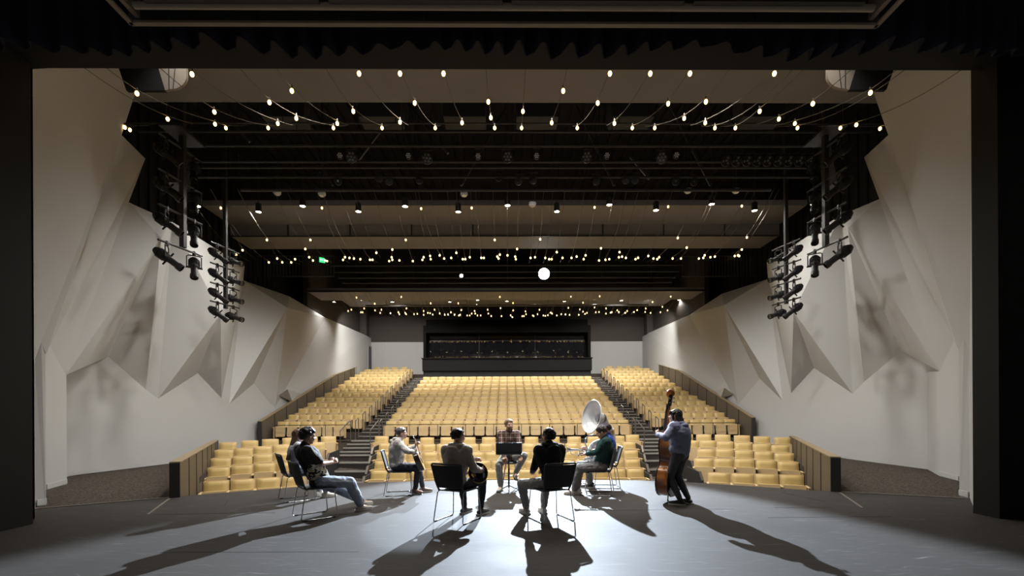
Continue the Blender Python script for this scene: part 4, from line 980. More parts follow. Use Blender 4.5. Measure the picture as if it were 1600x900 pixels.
def human(name_label, x, y, th, P_):
    """P_: pose and clothes in the body's frame (+Y forward, +X the person's right)"""
    s = P_.get('s', 1.0)
    root = thing('person', name_label, 'person', (x, y, 0), R(th-90))
    V = Vector
    stand = P_.get('stand', False)
    hz = P_['hip_z']; lean = P_.get('lean', 0)          # lean: how far the neck sits ahead of the hips
    hip = V((0, P_.get('hip_y', -.06), hz)); yy = hip.y
    neck = hip+V((P_.get('side', 0), lean, .535*s)); chest = hip+V((P_.get('side', 0)*.6, lean*.55-.02, .36*s)); waist = hip+V((0, lean*.2-.015, .17*s))
    hc = neck+V((0, 0, -.022))+V(P_.get('head_off', (0, .035, .135)))*s
    Hr = head_rot(*P_.get('head', (0, 0)))
    fem = P_.get('fem', False)
    shw = (.142 if fem else .165)*s; sh = {sd: neck+V((sd*shw, -.01, -.055*s)) for sd in (-1, 1)}
    if 'shoulder_raise' in P_:
        for sd in (-1, 1): sh[sd].z += P_['shoulder_raise']
    hj = {sd: hip+V((sd*.095*s, 0, -.01)) for sd in (-1, 1)}
    ank = {-1: V(P_['ankle_l']), 1: V(P_['ankle_r'])}; wri = {-1: V(P_['wrist_l']), 1: V(P_['wrist_r'])}
    kp = {-1: V(P_.get('knee_l', (-.25, .6, 1))), 1: V(P_.get('knee_r', (.25, .6, 1)))}; ep = {-1: V(P_.get('elbow_l', (-.4, -.5, -1))), 1: V(P_.get('elbow_r', (.4, -.5, -1)))}
    th_l, sh_l = .43*s, .42*s
    knee = {sd: mid_joint(hj[sd], ank[sd], th_l, sh_l, kp[sd]) for sd in (-1, 1)}
    elb = {sd: mid_joint(sh[sd], wri[sd], .285*s, .255*s, ep[sd]) for sd in (-1, 1)}
    foot_dir = {-1: V(P_.get('foot_l', (-.2, 1, 0))).normalized(), 1: V(P_.get('foot_r', (.2, 1, 0))).normalized()}
    # ---- body: one continuous skin
    b = MB()
    b.ell(hip, (.135*s, .10*s, .10*s)); b.cap(hip, waist, .105*s, .105*s); b.ell(chest, (.145*s, .10*s, .17*s)); b.cap(waist, chest, .105*s, .12*s)
    b.cap(sh[-1], sh[1], .05*s, .05*s); b.cap(neck-V((0, .01, .05)), hc+Hr @ V((0, -.015, -.055))*s, .058*s, .052*s)
    for sd in (-1, 1):
        b.cap(sh[sd], elb[sd], .046*s, .038*s); b.cap(elb[sd], wri[sd], .038*s, .026*s)
        b.cap(hj[sd], knee[sd], .078*s, .052*s); b.cap(knee[sd], ank[sd], .05*s, .036*s); b.cap(ank[sd]-V((0, 0, .03)), ank[sd]+foot_dir[sd]*.13*s-V((0, 0, .055)), .034*s, .026*s)
        h_ = P_.get('hand_l' if sd < 0 else 'hand_r')
        d_ = (wri[sd]-elb[sd]).normalized()
        if h_: hand(b, wri[sd], h_[0], h_[1], h_[2], h_[3] if len(h_) > 3 else 35, s)
        else: hand(b, wri[sd], d_, (-sd, 0, -.3), (0, .6, .8), 35, s)
    def hl(p): return hc+Hr @ (V(p)*s)
    for c, r in (((0, -.012, .035), (.076, .096, .086)), ((0, .022, -.02), (.062, .068, .086)), ((0, .034, -.070), (.046, .046, .040)), ((0, .086, -.052), (.024, .013, .008)), ((0, .084, -.064), (.020, .012, .008)),
                 ((.078, -.008, -.005), (.012, .022, .032)), ((-.078, -.008, -.005), (.012, .022, .032)), ((.036, .060, -.026), (.026, .024, .026)), ((-.036, .060, -.026), (.026, .024, .026)), ((0, .066, -.090), (.020, .018, .016))):
        b.ell(hl(c), [k*s for k in r], Hr)
    b.cap(hl((0, .082, .016)), hl((0, .106, -.022)), .009*s, .015*s, 8); b.cap(hl((-.016, .090, -.026)), hl((.016, .090, -.026)), .010*s, .010*s, 8); b.cap(hl((-.04, .074, .030)), hl((.04, .074, .030)), .014*s, .014*s, 8)
    b.blob('body', P_.get('skin', M_SKIN), root, .0062, 3, .5)
    for sd in (-1, 1):
        e = MB(); e.ell(hl((sd*.031, .076, .008)), (.0125*s,)*3); eo = e.build('eye', M_EYEW, root)
        e = MB(); e.ell(hl((sd*.031+P_.get('gaze', 0), .0845, .008)), (.0062*s,)*3, None, 8, 6); e.build('iris', M_IRIS, eo)
    # ---- top
    top = P_['top']; k = top.get('loose', 1.0); t_ = MB(); hem = top.get('hem', -.02)
    t_.ell(hip+V((0, 0, .05+hem)), (.158*s*k, .122*s*k, .12*s)); t_.cap(hip+V((0, 0, .06)), waist, .128*s*k, .128*s*k); t_.cap(waist, chest, .132*s*k, .14*s*k)
    t_.ell(chest, (.172*s*k, .122*s*k, .185*s)); t_.cap(sh[-1]+V((.012, 0, 0)), sh[1]-V((.012, 0, 0)), .066*s, .066*s); t_.cap(neck-V((0, .005, .07)), neck+V((0, .006, .016)), .095*s, .068*s)
    t_.ell((sh[-1]+sh[1])/2+V((0, -.012, -.06)), (.185*s, .108*s, .13*s)); [t_.cap(sh[q_]+V((0, 0, -.02)), waist+V((q_*.06*s, 0, 0)), .085*s*k, .09*s*k) for q_ in (-1, 1)]
    slv = top.get('sleeve', 1.0)
    for sd in (-1, 1):
        ra = .055*s*k
        if slv > .5:
            t_.cap(sh[sd], elb[sd], ra+.006, ra*.92); e = elb[sd].lerp(wri[sd], min(.94, slv)); t_.cap(elb[sd], e, ra*.92, ra*.66)
            if top.get('cuff'): t_.cap(e-(e-elb[sd]).normalized()*.03, e, ra*.72, ra*.6)
        else: e = sh[sd].lerp(elb[sd], slv*2); t_.cap(sh[sd], e, ra+.008, ra*1.02)
    if top.get('hood'):
        hb = neck+V((0, -.098*s, -.012))
        for a in range(-100, 101, 20):
            p0 = neck+V((math.sin(R(a))*.088, -math.cos(R(a))*.082+.01, .012+.012*math.cos(R(a))))*1.0 if False else neck+V((math.sin(R(a))*.092*s, -math.cos(R(a))*.098*s+.005, .012))
            t_.ell(p0, (.040*s, .040*s, .036*s))
        t_.ell(hb+V((0, -.03*s, -.075*s)), (.105*s, .05*s, .10*s)); t_.ell(hb+V((0, -.045*s, -.015*s)), (.095*s, .045*s, .04*s))
    o = t_.blob(top.get('name', 'sweatshirt'), top['mat'], root, .010, 7, .5); rough_up(o, top.get('wrinkle', .010)*s*.55, 12, x*3+y); rough_up(o, .0035, 30, y)
    # ---- trousers
    tr = P_['legs']; k = tr.get('loose', 1.0); t_ = MB()
    t_.ell(hip+V((0, 0, -.005)), (.155*s, .118*s, .105*s)); t_.cap(hip, hip+V((0, 0, .07)), .118*s, .118*s)
    if fem and stand: 
        for sd in (-1, 1): t_.ell(hj[sd]+V((-sd*.015, -.045, -.02)), (.088*s, .085*s, .095*s))
    for sd in (-1, 1):
        t_.cap(hj[sd]+V((0, 0, .005)), knee[sd], .092*s*(.5+.5*k), .066*s*k); hemp = knee[sd].lerp(ank[sd], tr.get('len', .95))
        t_.cap(knee[sd], knee[sd].lerp(ank[sd], .35), .066*s*k, .064*s*k); t_.cap(knee[sd].lerp(ank[sd], .35), hemp, .064*s*k, (.046+.02*(k-1)*3)*s)
    o = t_.blob('trousers', tr['mat'], root, .009, 4, .5); rough_up(o, tr.get('wrinkle', .010)*s*.6, 14, x); rough_up(o, .003, 32, y)
    # ---- shoes
    for sd in (-1, 1):
        d = foot_dir[sd]; a = ank[sd]; up = V((0, 0, 1)); 
        if 'foot_pitch' in P_ and P_['foot_pitch'][0 if sd < 0 else 1]:
            rt = Matrix.Rotation(R(P_['foot_pitch'][0 if sd < 0 else 1]), 3, V((d.y, -d.x, 0))); d = rt @ d; up = rt @ up
        t_ = MB(); g = a-up*.055*s
        t_.cap(g-d*.045*s, g+d*.06*s, .040*s, .042*s); t_.cap(g+d*.06*s-up*.004, g+d*.165*s-up*.012, .042*s, .032*s); t_.cap(a-up*.03*s, a+up*.01*s, .043*s, .043*s)
        so = t_.blob('shoe', P_['shoe'], root, .008, 3, .5)
        side = d.cross(up); q = MB(); pts = []
        for u, wv in ((-.095, .0), (-.085, .03), (-.04, .040), (.06, .045), (.14, .042), (.185, .025), (.2, 0)): pts.append(g+d*u*s+side*wv*s-up*.046*s)
        for u, wv in ((.185, .025), (.14, .042), (.06, .045), (-.04, .040), (-.085, .03)): pts.append(g+d*u*s-side*wv*s-up*.046*s)
        q.prism(pts, up*.026*s); q.build('sole', P_.get('sole', mat('shoe_sole_white', (.6, .58, .55), .6)), so, 40)
    # ---- hair
    hr = P_['hair']; rnd = random.Random(int(abs(x)*1000)); q = MB(); kind = hr['kind']
    if kind in ('short', 'curly', 'long', 'bun'):
        grow = hr.get('grow', 1.0)
        q.ell(hl((0, -.018, .048)), [v*s for v in (.084*grow, .098*grow, .088*grow)], Hr)
        nb = 150 if kind != 'curly' else 240
        for _ in range(nb):
            a = rnd.uniform(0, 2*PI); zt = rnd.uniform(-.75, 1); c_ = math.sqrt(1-zt*zt); d = V((c_*math.cos(a), c_*math.sin(a), zt))
            front = d.y
            if front > .25 and zt < .42-.0*front: continue
            if front > -.15 and zt < -.02: continue
            if zt < -.62 and kind != 'long': continue
            rr = rnd.uniform(.014, .022) if kind != 'curly' else rnd.uniform(.020, .032)
            ex = 1.0 if kind != 'curly' else rnd.uniform(1.0, 1.16)
            q.ell(hl((d.x*.080*grow*ex, -.015+d.y*.096*grow*ex, .038+d.z*.084*grow*ex)), (rr*s,)*3, None, 8, 6)
        if kind == 'long':
            L_ = hr.get('length', .34)
            for i in range(-6, 7):
                u = i/6; st = hl((u*.078, -.035-.05*(1-u*u), .02)); mid = hl((u*.095, -.085-.045*(1-u*u), -.09)); mid.z = st.z-.13*s
                en = neck+V((u*.085*s+hr.get('sway', 0), -.150*s-.02*(1-u*u), -(L_-.10)*s)); 
                q.cap(st, mid, .028*s, .030*s, 8); q.cap(mid, en, .032*s, .020*s, 8)
            if hr.get('fringe'):
                for i in range(-4, 5): q.cap(hl((i*.015, .075, .085)), hl((i*.017, .092, .036)), .016*s, .009*s, 8)
            for sd in (-1, 1): q.cap(hl((sd*.078, .03, .06)), hl((sd*.088, .018, -.06)), .018*s, .016*s, 8)
        if kind == 'bun': q.ell(hl((0, -.105, .075)), (.036*s, .034*s, .034*s)); q.cap(hl((0, -.08, .06)), hl((0, -.11, .07)), .02*s, .02*s)
        q.blob('hair', hr['mat'], root, .0065, 2 if kind == 'curly' else 7, .5)
    if P_.get('glasses'):
        q = MB()
        for sd in (-1, 1): q.tube([hl((sd*.034+.022*math.cos(2*PI*i/14), .100, .006+.017*math.sin(2*PI*i/14))) for i in range(14)], .002*s, 5, True); q.tube([hl((sd*.056, .098, .010)), hl((sd*.080, .02, .012))], .002*s, 5)
        q.tube([hl((-.012, .101, .010)), hl((.012, .101, .010))], .002*s, 5); q.build('glasses', M_STEEL, root)
    if P_.get('beard'):
        q = MB(); 
        for _ in range(60):
            a = rnd.uniform(-1.1, 1.1); zz_ = rnd.uniform(-.098, -.045); q.ell(hl((math.sin(a)*.054, .03+math.cos(a)*.048, zz_)), (.009*s,)*3, None, 6, 5)
        for i in range(-3, 4): q.ell(hl((i*.009, .090, -.041)), (.007*s,)*3, None, 6, 5)
        q.blob('beard', hr['mat'], root, .006, 2, .5)
    return root

def plaid(name):
    m = mat(name, (.04, .03, .03), .85); nt = m.node_tree; b = nt.nodes['Principled BSDF']; L = nt.links.new; N = nt.nodes.new
    tc = N('ShaderNodeTexCoord'); sp = N('ShaderNodeSeparateXYZ'); L(tc.outputs['Object'], sp.inputs[0])
    def band(out, freq, th, ph):
        m1 = N('ShaderNodeMath'); m1.operation = 'MULTIPLY'; m1.inputs[1].default_value = freq; L(out, m1.inputs[0])
        m2 = N('ShaderNodeMath'); m2.operation = 'ADD'; m2.inputs[1].default_value = ph; L(m1.outputs[0], m2.inputs[0])
        m3 = N('ShaderNodeMath'); m3.operation = 'FRACT'; L(m2.outputs[0], m3.inputs[0]); m4 = N('ShaderNodeMath'); m4.operation = 'LESS_THAN'; m4.inputs[1].default_value = th; L(m3.outputs[0], m4.inputs[0]); return m4.outputs[0]
    cur = None; base = (.035, .022, .022, 1)
    for ax, fr, th, ph, col in ((0, 11, .5, .1, (.13, .045, .03, 1)), (2, 11, .5, .3, (.13, .045, .03, 1)), (0, 11, .16, .42, (.52, .44, .34, 1)), (2, 11, .16, .6, (.52, .44, .34, 1))):
        mx = N('ShaderNodeMix'); mx.data_type = 'RGBA'; f_ = band(sp.outputs[ax], fr, th, ph)
        g = N('ShaderNodeMath'); g.operation = 'MULTIPLY'; g.inputs[1].default_value = .45; L(f_, g.inputs[0]); L(g.outputs[0], mx.inputs[0]); mx.inputs[7].default_value = col
        if cur is None: mx.inputs[6].default_value = base
        else: L(cur, mx.inputs[6])
        cur = mx.outputs[2]
    L(cur, b.inputs['Base Color']); return m
def printed_tee(name):
    m = mat(name, (.02, .018, .017), .85); nt = m.node_tree; b = nt.nodes['Principled BSDF']; L = nt.links.new; N = nt.nodes.new
    tc = N('ShaderNodeTexCoord'); v = N('ShaderNodeTexNoise'); v.inputs['Scale'].default_value = 26; L(tc.outputs['Object'], v.inputs['Vector'])
    r = N('ShaderNodeValToRGB'); r.color_ramp.interpolation = 'CONSTANT'; e = r.color_ramp.elements; e[0].color = (.02, .018, .017, 1); e[1].position = .48; e[1].color = (.75, .72, .62, 1); k = e.new(.60); k.color = (.55, .42, .12, 1)
    L(v.outputs['Fac'], r.inputs[0]); sp = N('ShaderNodeSeparateXYZ'); L(tc.outputs['Object'], sp.inputs[0])
    def cmp(out, op, val): n_ = N('ShaderNodeMath'); n_.operation = op; n_.inputs[1].default_value = val; L(out, n_.inputs[0]); return n_.outputs[0]
    c = [cmp(sp.outputs[0], 'GREATER_THAN', .04), cmp(sp.outputs[1], 'GREATER_THAN', -.14), cmp(sp.outputs[2], 'LESS_THAN', .80), cmp(sp.outputs[2], 'GREATER_THAN', .56)]
    p = c[0]
    for k in c[1:]: n_ = N('ShaderNodeMath'); n_.operation = 'MULTIPLY'; L(p, n_.inputs[0]); L(k, n_.inputs[1]); p = n_.outputs[0]
    mx = N('ShaderNodeMix'); mx.data_type = 'RGBA'; L(p, mx.inputs[0]); mx.inputs[6].default_value = (.02, .018, .017, 1); L(r.outputs[0], mx.inputs[7]); L(mx.outputs[2], b.inputs['Base Color']); return m
HAIR_D = mat('dark_brown_hair', (.018, .012, .009), .5, spec=.4); HAIR_B = mat('brown_hair', (.07, .035, .02), .5, spec=.4); HAIR_K = mat('black_hair', (.010, .008, .008), .5, spec=.4); HAIR_A = mat('ash_brown_hair', (.06, .05, .045), .5); HAIR_L = mat('light_brown_hair', (.16, .085, .045), .5)
C_ = lambda n_, c, r=.9: mat(n_, c, r, spec=.15, noise_amt=.12, noise_scale=40)
JEAN_L = C_('light_blue_denim', (.30, .34, .42)); GREY_P = C_('grey_trousers', (.26, .26, .25)); DARK_P = C_('dark_navy_trousers', (.045, .048, .06)); LEGG = C_('charcoal_leggings', (.085, .087, .095)); CARGO = C_('grey_baggy_trousers', (.20, .20, .205)); LGREY_P = C_('pale_grey_trousers', (.33, .32, .31))
SH_W = mat('pale_sneaker', (.55, .52, .47), .6); SH_K = mat('black_sneaker', (.02, .02, .022), .5); SH_B = mat('grey_brown_sneaker', (.12, .10, .09), .6)

# the curly-haired student in front, and the long-haired one beyond
chair(-2.885, 6.745, 39, 'black stacking chair with chrome sled legs under the curly-haired student')
human('person with curly dark hair, black printed tee and light jeans, seated with outstretched legs', -2.885, 6.745, 39, dict(hip_z=.53, hip_y=.05, lean=-.20, head=(-6, -4), head_off=(0, .05, .155), gaze=.003,
    ankle_l=(-.30, .82, .10), ankle_r=(.06, .66, .10), knee_l=(-.3, .5, 1), knee_r=(.15, .5, 1), foot_l=(-.05, 1, 0), foot_r=(.05, 1, 0), wrist_l=(-.10, .22, .80), wrist_r=(.03, .235, .80), elbow_l=(-.8, -.3, -.5), elbow_r=(.8, -.45, -.5),
    hand_l=((.45, .75, .2), (.8, -.3, -.3), (0, .2, .9), 40), hand_r=((-.35, .8, .2), (-.8, -.2, -.3), (0, .2, .9), 40),
    top=dict(mat=printed_tee('black_printed_tee'), sleeve=.40, loose=1.18, name='shirt', hem=-.06, wrinkle=.014), legs=dict(mat=JEAN_L, loose=1.3, wrinkle=.014), shoe=SH_W, hair=dict(kind='curly', mat=HAIR_D)))
chair(-3.80, 8.12, 37, 'black stacking chair with chrome sled legs under the long-haired student')
human('person with long brown hair and pale top, seated half behind the curly-haired student', -3.80, 8.12, 37, dict(s=.95, fem=True, hip_z=.53, hip_y=-.02, lean=.02, head=(10, 6),
    ankle_l=(-.12, .42, .10), ankle_r=(.12, .46, .10), wrist_l=(-.12, .30, .62), wrist_r=(.14, .30, .62), hand_l=((.2, .9, -.2), (0, 0, -1), (.9, 0, 0), 25), hand_r=((-.2, .9, -.2), (0, 0, -1), (-.9, 0, 0), 25),
    top=dict(mat=C_('pale_lilac_knit', (.42, .42, .48)), sleeve=1, loose=1.02, name='sweater'), legs=dict(mat=JEAN_L, loose=1.1), shoe=SH_W, hair=dict(kind='long', mat=HAIR_B, length=.42, sway=-.01)))
# guitarist
chair(-2.08, 8.60, 10, 'black stacking chair with chrome sled legs under the guitarist')
human('person in a pale grey hoodie with hair in a bun, seated playing an acoustic guitar', -2.08, 8.60, 10, dict(s=.96, fem=True, hip_z=.53, hip_y=-.05, lean=.05, head=(-4, 4), head_off=(0, .05, .14),
    ankle_l=(-.10, .44, .10), ankle_r=(.10, .30, .10), knee_r=(.1, .6, 1), foot_l=(-.1, 1, 0), foot_r=(.25, 1, 0), foot_pitch=(0, -20), wrist_l=(-.22, .30, .90), wrist_r=(.10, .30, .80), elbow_l=(-.7, -.2, -.8), elbow_r=(.95, -.15, -.15),
    hand_l=((.1, .55, .65), (.6, .3, -.3), (.3, .6, .5), 55), hand_r=((-.55, .5, -.5), (-.2, -.9, -.2), (-.3, 0, .9), 30),
    top=dict(mat=C_('pale_grey_hoodie', (.46, .43, .40)), sleeve=1, loose=1.18, hood=True, name='hoodie', wrinkle=.014), legs=dict(mat=DARK_P, loose=1.05), shoe=SH_B, hair=dict(kind='bun', mat=HAIR_A)))
# horn player, back to us
chair(-.72, 6.47, 64, 'black stacking chair with chrome sled legs under the horn player')
human('person in a taupe hoodie seen from behind, seated holding a french horn on the knee', -.72, 6.47, 64, dict(hip_z=.53, hip_y=-.04, lean=.02, head=(22, 0), head_off=(.0, .035, .145),
    ankle_l=(-.14, .40, .10), ankle_r=(.14, .42, .10), knee_l=(-.2, .6, 1), knee_r=(.3, .6, 1), foot_l=(.1, 1, 0), foot_r=(.15, 1, 0), wrist_l=(.05, .32, .82), wrist_r=(.27, .20, .70), elbow_l=(-.4, -.2, -.9), elbow_r=(.5, -.5, -.8),
    hand_l=((.6, .6, .2), (.3, -.6, -.5), (0, .3, .9), 45), hand_r=((.1, .9, -.05), (-.8, .2, .1), (0, -.1, 1), 40), skin=M_SKIN2,
    top=dict(mat=C_('taupe_hoodie', (.45, .385, .33)), sleeve=1, loose=1.16, hood=True, name='hoodie', cuff=True, wrinkle=.013), legs=dict(mat=DARK_P, loose=.98), shoe=mat('dark_sneaker_grey', (.08, .08, .085), .6), hair=dict(kind='short', mat=HAIR_K)))
# conductor on a stool
human('person in a plaid shirt and grey trousers, seated on a stool facing the ensemble', 0.03, 9.20, -91, dict(hip_z=.64, hip_y=-.02, lean=.03, head=(-26, 2), gaze=.0,
    ankle_r=(.17, .36, .10), ankle_l=(-.13, .20, .345), knee_r=(.25, .8, .6), knee_l=(-.55, .8, .6), foot_r=(.3, 1, 0), foot_l=(-.1, 1, 0), foot_pitch=(-12, 0), wrist_r=(.11, .33, .66), wrist_l=(-.24, .36, .70), elbow_l=(-.8, -.4, -.4), elbow_r=(.8, -.4, -.4),
    hand_r=((-.25, .8, -.5), (-.1, -.4, -.8), (-.9, 0, .2), 30), hand_l=((.1, .8, -.6), (0, -.4, -.9), (.9, .2, 0), 30), beard=True,
    top=dict(mat=plaid('brown_plaid_flannel'), sleeve=.98, loose=1.06, name='shirt', hem=-.04), legs=dict(mat=GREY_P, loose=1.1), shoe=SH_W, sole=mat('dark_sole', (.05, .05, .05), .6), hair=dict(kind='short', mat=HAIR_L)))
t = thing('stool', 'tall round stool with chrome legs and ring rungs under the person in plaid', 'stool', (0.05, 9.20, 0))
q = MB(); q.lathe([(0, .55), (.155, .55), (.17, .535), (.17, .515), (.15, .505), (0, .505)], seg=24); q.build('seat', M_CHAIRP, t)
for a in (45, 135, 225, 315): q = MB(); d = dirv(a); q.tube([d*.13+Vector((0, 0, .50)), d*.235+Vector((0, 0, .0))], .011, 8); q.build('leg', M_CHROME, t)
for r_, z in ((.175, .28), (.205, .14)): q = MB(); q.tube([dirv(k*15)*r_+Vector((0, 0, z)) for k in range(24)], .008, 6, True); q.build('rung', M_CHROME, t)
t = thing('music_stand', 'black music stand with a wide desk in front of the person in plaid', 'music stand', (.02, 8.80, 0), R(180))
M_MS = mat('music_stand_black', (.02, .021, .025), .45)
rt = Matrix.Rotation(R(-14), 3, 'X'); q = MB(); q.box((0, .02, .845), (.51, .006, .235), rt, .002); q.box((0, .02, .735), (.51, .06, .008), rt); q.build('desk', M_MS, t, 0)
q = MB(); q.cyl((0, .0, .10), (0, .0, .78), .013, seg=10); q.cyl((0, 0, .08), (0, 0, .45), .018, seg=10); q.box((0, .005, .80), (.05, .05, .08)); q.build('shaft', M_MS, t)
for a in (90, 210, 330): q = MB(); d = dirv(a); q.tube([(0, 0, .12), d*.10+Vector((0, 0, .07)), d*.25+Vector((0, 0, .008))], .010, 6); q.build('leg', M_MS, t)
# back-view student in black
chair(.61, 6.45, 113, 'black stacking chair with chrome sled legs under the student in the black hoodie')
human('person in a black hoodie seen squarely from behind, seated with feet under the chair front', .61, 6.45, 113, dict(hip_z=.53, hip_y=-.03, lean=.05, head=(-18, 4), head_off=(0, .04, .14),
    ankle_l=(-.16, .47, .10), ankle_r=(.10, .40, .10), knee_l=(-.7, .5, .8), knee_r=(.2, .6, 1), foot_l=(-.1, 1, 0), foot_r=(.1, 1, 0), wrist_l=(-.12, .34, .66), wrist_r=(.12, .34, .66), elbow_l=(-.45, -.4, -.9), elbow_r=(.45, -.4, -.9),
    hand_l=((.3, .9, -.1), (.6, 0, -.8), (.8, 0, .4), 40), hand_r=((-.3, .9, -.1), (-.6, 0, -.8), (-.8, 0, .4), 40), skin=M_SKIN2,
    top=dict(mat=C_('black_hoodie', (.022, .022, .023)), sleeve=1, loose=1.14, hood=True, name='hoodie', hem=-.05), legs=dict(mat=LGREY_P, loose=1.12, wrinkle=.014), shoe=SH_W, hair=dict(kind='short', mat=HAIR_K, grow=1.05)))
# trumpet player in green, sousaphone player behind
chair(1.72, 8.46, 173, 'black stacking chair with chrome sled legs under the trumpet player')
human('person with glasses in a dark green sweater, seated looking down at a trumpet', 1.72, 8.46, 173, dict(hip_z=.53, hip_y=-.06, lean=-.06, head=(6, -22), head_off=(0, .06, .118), glasses=True,
    ankle_l=(-.12, .46, .10), ankle_r=(.12, .40, .10), foot_l=(0, 1, 0), foot_r=(.0, 1, 0), wrist_l=(-.02, .27, .75), wrist_r=(.07, .22, .74), elbow_l=(-.8, -.4, -.6), elbow_r=(.8, -.4, -.6),
    hand_l=((.2, .9, .1), (.5, .2, -.6), (.4, .2, .8), 50), hand_r=((-.3, .85, .2), (-.7, .2, -.5), (-.2, .2, .9), 45),
    top=dict(mat=C_('dark_green_sweater', (.025, .066, .062)), sleeve=.72, loose=1.2, name='sweater', wrinkle=.013), legs=dict(mat=CARGO, loose=1.35, wrinkle=.016), shoe=SH_W, hair=dict(kind='short', mat=HAIR_D, grow=1.03)))
chair(2.02, 9.25, 175, 'black stacking chair with chrome sled legs under the sousaphone player')
human('person in a blue shirt, seated inside a sousaphone behind the trumpet player', 2.02, 9.25, 175, dict(hip_z=.53, hip_y=-.06, lean=.02, head=(0, 0), head_off=(0, .035, .15),
    ankle_l=(-.12, .34, .10), ankle_r=(.12, .30, .10), foot_l=(0, 1, 0), foot_r=(.0, 1, 0), wrist_l=(-.14, .36, .74), wrist_r=(.10, .38, .78), elbow_l=(-.8, -.4, -.6), elbow_r=(.8, -.4, -.6),
    hand_l=((.2, .9, .2), (.5, 0, -.6), (.4, .2, .8), 45), hand_r=((-.2, .9, .3), (-.6, 0, -.5), (-.2, .2, .9), 45),
    top=dict(mat=C_('royal_blue_shirt', (.05, .09, .36)), sleeve=.4, loose=1.08, name='shirt'), legs=dict(mat=CARGO, loose=1.25, wrinkle=.014), shoe=SH_K, hair=dict(kind='short', mat=HAIR_D)))
# standing bass player
human('standing person with long brown hair, blue-grey hoodie and dark leggings, playing a double bass', 2.86, 7.43, 132, dict(s=.94, fem=True, stand=True, hip_z=.845, hip_y=0, lean=.03, head=(-14, 2), head_off=(0, .04, .15),
    ankle_l=(-.05, -.03, .095), ankle_r=(.16, -.07, .095), knee_l=(-.05, 1, 0), knee_r=(.05, 1, 0), foot_l=(-.45, 1, 0), foot_r=(.30, 1, 0), wrist_l=(-.22, .27, 1.16), wrist_r=(.20, .34, .98), elbow_l=(-1, -.3, -.7), elbow_r=(.9, -.4, -.5),
    hand_l=((.55, .7, .35), (.6, -.5, .1), (.2, .4, .9), 60), hand_r=((-.4, .8, -.3), (-.5, -.2, -.7), (-.5, .3, .6), 40),
    top=dict(mat=C_('blue_grey_hoodie', (.26, .27, .38)), sleeve=1, loose=1.4, hood=True, name='hoodie', hem=.03, wrinkle=.014, cuff=True), legs=dict(mat=LEGG, loose=1.06, wrinkle=.004), shoe=SH_K, hair=dict(kind='long', mat=HAIR_D, length=.36, fringe=True)))
# ------------------------------------------------------------------ instruments
M_BRASS = mat('polished_brass', (.72, .47, .16), .18, metal=1); M_SILVER = mat('silver_plate', (.70, .70, .72), .18, metal=1)
M_WHITEF = mat('white_fibreglass', (.75, .75, .77), .25, spec=.5, coat=.4)
def sunburst(name, mid, edge, rad, coat=.6, axis=None):
    m = mat(name, mid, .3, coat=coat); nt = m.node_tree; b = nt.nodes['Principled BSDF']; tc = nt.nodes.new('ShaderNodeTexCoord'); mp = nt.nodes.new('ShaderNodeMapping')
    n = nt.nodes.new('ShaderNodeTexNoise'); n.inputs['Scale'].default_value = 2.2; n.inputs['Detail'].default_value = 3; r = nt.nodes.new('ShaderNodeValToRGB')
    r.color_ramp.elements[0].position = .40; r.color_ramp.elements[0].color = (*edge, 1); r.color_ramp.elements[1].position = .66; r.color_ramp.elements[1].color = (*mid, 1)
    mp.inputs['Scale'].default_value = rad; nt.links.new(tc.outputs['Object'], mp.inputs[0]); nt.links.new(mp.outputs[0], n.inputs['Vector']); nt.links.new(n.outputs['Fac'], r.inputs[0]); nt.links.new(r.outputs[0], b.inputs['Base Color']); return m
def spline(pts, n=8):
    """smooth closed curve through (x, z) points, mirrored outlines"""
    N_ = len(pts); out = []
    for i in range(N_):
        p0, p1, p2, p3 = [Vector((*pts[(i+k-1) % N_], 0)) for k in range(4)]
        for k in range(n):
            t = k/n; out.append(.5*((2*p1)+(p2-p0)*t+(2*p0-5*p1+4*p2-p3)*t*t+(3*p1-p0-3*p2+p3)*t**3))
    return [(v.x, v.y) for v in out]
def half(path, n=6):
    """open half-outline -> symmetric closed outline"""
    right = [(x, z) for x, z in path]; left = [(-x, z) for x, z in path[::-1] if abs(x) > 1e-6]
    return spline(right+left, n)
def plate(outline, y, bulge, cz, flip=1):
    q = MB(); n = len(outline); vs = [Vector((x, y, z)) for x, z in outline]
    for sc, h in ((.9, .45), (.7, .8), (.35, 1.0)): vs += [Vector((x*sc, y+bulge*h, cz+(z-cz)*sc)) for x, z in outline]
    vs.append(Vector((0, y+bulge, cz))); fs = []
    for l in range(3):
        for i in range(n): j = (i+1) % n; fs.append((l*n+i, l*n+j, (l+1)*n+j, (l+1)*n+i))
    for i in range(n): fs.append((3*n+i, 3*n+(i+1) % n, 4*n))
    return q.add(vs, fs)
def rim(outline, y0, y1):
    q = MB(); n = len(outline); vs = [Vector((x, y0, z)) for x, z in outline]+[Vector((x, y1, z)) for x, z in outline]
    return q.add(vs, [(i, (i+1) % n, n+(i+1) % n, n+i) for i in range(n)])
